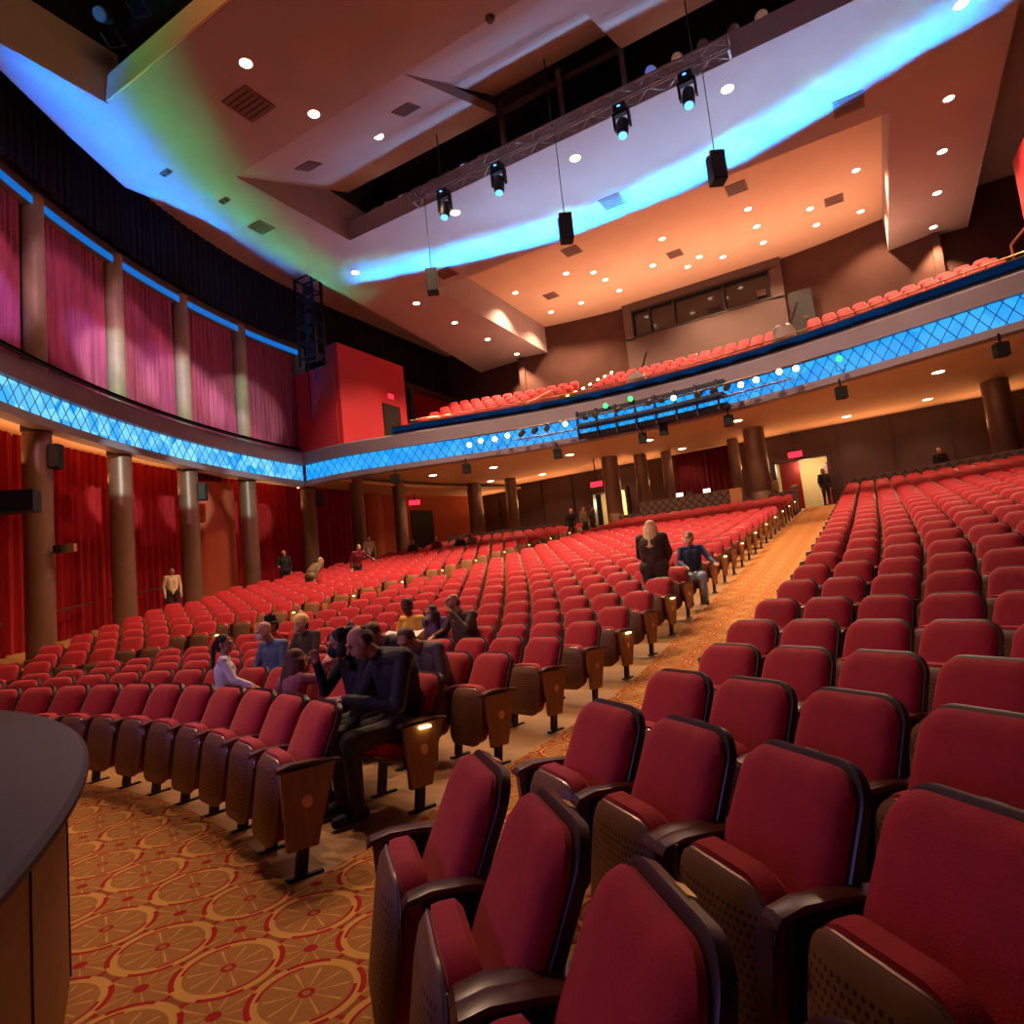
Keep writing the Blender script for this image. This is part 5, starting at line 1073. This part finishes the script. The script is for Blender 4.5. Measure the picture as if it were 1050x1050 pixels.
person('person in a black brimmed hat and red top behind the ponytail girl', loc, rz, J(lean(SIT, .1), head=(0, 0, 1.22)), REDT, TRO, 'mid', 'short', hat='brim', mask=(.03, .03, .03))
loc, rz = seat_at('centre', 4, nearest('centre', 4, -6.05)); loc = (-6.08, 7.35, ROWZ[4])
o1 = person('person in a yellow coat reading a programme in the fifth row', loc, rz, J(lean(SIT, .12), wl=(-.1, -.24, .86), wr=(.08, -.25, .86)), YEL, TRO, 'dark', 'short', pitch=.35, yaw=.3, near=True)
loc2 = (-5.66, 7.28, ROWZ[4])
person('girl with dark hair and pale mask between the yellow coat and brown sweater', loc2, rz, J(SIT, head=(0.02, .03, 1.16), neck=(0, .08, 1.04)), PUR, TRO, 'mid', 'long', (.03, .014, .01), mask=(.45, .50, .50), near=True, scale=.96)
loc3 = (-5.12, 7.30, ROWZ[4])
person('man in brown sweater leaning on his hand with a programme, fifth row', loc3, rz, J(lean(SIT, .14, -.05), head=(-.10, -.04, 1.25), wl=(-.30, -.22, .82), el=(-.30, -.02, .86), wr=(-.02, -.15, 1.10), er=(.16, -.12, .86)), BRN, TRO, 'mid', 'bald_sides', (.05, .025, .018), pitch=-.35, yaw=-.3, near=True, bulk=1.1)
for (l, lab) in ((loc, 'open programme held by the person in the yellow coat'), (loc2, 'open programme held by the man in the brown sweater')):
    mb = MB(); R = Matrix.Rotation(.35, 3, 'X')
    for s in (-1, 1): mb.box((s * .075, 0, .012), (.15, .21, .008), rot=Matrix.Rotation(.18 * s * -1, 3, 'Y'))
    p = thing('programme', lab, 'booklet', (l[0] + .18 * sin(-rz) * -1 - .30 * sin(-rz), l[1] - .34 * cos(rz), l[2] + .86), rz); p.rotation_euler = (.45, 0, rz); mb.build('pages', M['paper'], p, smooth=False)
for i, (n_, dz, hc, lab) in enumerate([(2, 0, (.09, .042, .022), 'brown-haired person in dark clothes right behind the man in black'), (1, -.06, (.10, .05, .03), 'person with short brown hair in grey, behind the man in black')]):
    loc, rz = seat_at('centre', 2, n_)
    person(lab, (loc[0], loc[1], loc[2] + dz), rz, J(lean(SIT, .35), head=(-.05, -.24, 1.12)), BLK if i == 0 else pm('grey_top', (.12, .085, .075)), TRO, 'mid', 'short', hc, yaw=.5, pitch=.4, near=True)
# right aisle side
loc, rz = seat_at('centre', 8, 1, -.35); loc = (-3.45, 10.75, ROWZ[8])
person('woman with long blonde hair in a dark brown hooded top, standing with her back turned', loc, rz + pi + .25, J(lean(STAND, .12), el=(-.25, -.12, 1.14), er=(.25, -.12, 1.14), wl=(-.14, -.34, 1.0), wr=(.14, -.34, 1.0)), pm('brown_hoodie', (.060, .030, .022)), TRO, 'light', 'long', (.80, .55, .28), near=True, bulk=1.4)
loc, rz = seat_at('centre', 9, 0)
person('man with pale mask in navy jacket and jeans, turned sideways in an aisle seat', (loc[0] + .20, loc[1] - .05, loc[2]), rz + .5, J(SIT, er=(.30, -.02, .82), wr=(.36, -.24, .74), head=(-.02, .08, 1.24)), NAVY, JNS, 'light', 'short', (.16, .10, .08), yaw=-.5, mask=(.75, .68, .68), near=True)
mb = MB(); mb.box((0, 0, .28), (.30, .14, .42)); mb.box((0, 0, .52), (.14, .02, .08)); tag(link('white_bag', mb.mesh('white_bag', M['paper']), None, (loc[0] - .45, loc[1] - .25, loc[2] + .45)), 'white bag between the blonde woman and the man in navy', 'bag')
# farther people: x, y, z from the floor of their row
def at(b, k, i, lab, pose, top, legs, dyaw=0.0, **kw):
    q = seat_at(b, k, i, -.4 if pose is not SIT else 0); 
    if q: person(lab, q[0], q[1] + dyaw, pose, top, legs, **kw)
def nearest(b, k, x):
    c = [s for s in SEATS if s[0] == b and s[1] == k]; return min(c, key=lambda s: abs(s[5] - x))[2]
at('left', 14, nearest('left', 14, -16.6), 'person in a long brown coat bending over a far left row', lean(STAND, .75), KHA, KHA, 2.6, skin='light', hair='short', haircol=(.35, .22, .14), bulk=1.25)
at('left', 16, nearest('left', 16, -16.6), 'usher in maroon vest and cream sleeves leaning over a far left row', J(lean(STAND, .35), wr=(.45, -.35, 1.15), er=(.38, -.1, 1.28)), MAR, BLK, .9, skin='light', hair='short', haircol=(.05, .03, .02))
at('left', 21, nearest('left', 21, -19.9), 'person in a white shirt standing behind the maroon-vested usher', J(STAND), CRM, TRO, .3, skin='light', hair='short', mask=(.6, .55, .5))
for i, x in enumerate((-18.7, -18.0, -16.9, -16.2)): at('left', 22, nearest('left', 22, x), 'seated person in dark clothes, ' + ORD[i + 1] + ' from left in the far rear left rows', SIT, (BLK, MAR, BLK, KHA)[i], TRO, 0, skin='mid', hair='short', group='dark seated people rear left')
person('person in cream top half hidden behind the third column', (-20.62, 12.95, floor_z(-20.62, 12.95)), 1.2, J(STAND), CRM, BLK, 'mid', 'short')
person('usher in dark jacket holding papers before the curtain by the fourth column', (-20.6, 17.6, floor_z(-20.6, 17.6)), .8, J(STAND, wl=(-.2, -.3, 1.1), el=(-.28, -.05, 1.15)), BLK, BLK, 'mid', 'short', (.3, .15, .1))
person('woman with blonde hair standing behind the half wall at far right', (2.45, 31.8, floor_z(2.45, 31.8)), -.2, J(STAND), BLK, BLK, 'light', 'short', (.55, .32, .16))
person('usher in black suit standing in the exit at the top of the aisle', (-2.0, 32.6, floor_z(-2, 32.6)), .6, J(STAND), BLK, BLK, 'mid', 'short', bulk=1.1)
person('person in a white shirt standing left of the exit doorway', (-4.0, 31.9, floor_z(-4, 31.9)), -.9, J(lean(STAND, .15)), CRM, BLK, 'light', 'short')
person('patron in a black top bending by the rear half wall, left of three', (-13.4, 29.3, floor_z(-13.4, 29.3)), .9, J(lean(STAND, .3)), BLK, BLK, 'light', 'short', (.3, .16, .09))
person('patron in a tan jacket by the rear half wall, middle of three', (-12.9, 29.9, floor_z(-12.9, 29.9)), 1.2, J(STAND), KHA, BLK, 'mid', 'short')
person('patron in black with a cream bag by the rear half wall, right of three', (-12.2, 29.3, floor_z(-12.2, 29.3)), 2.2, J(STAND), BLK, BLK, 'mid', 'short')
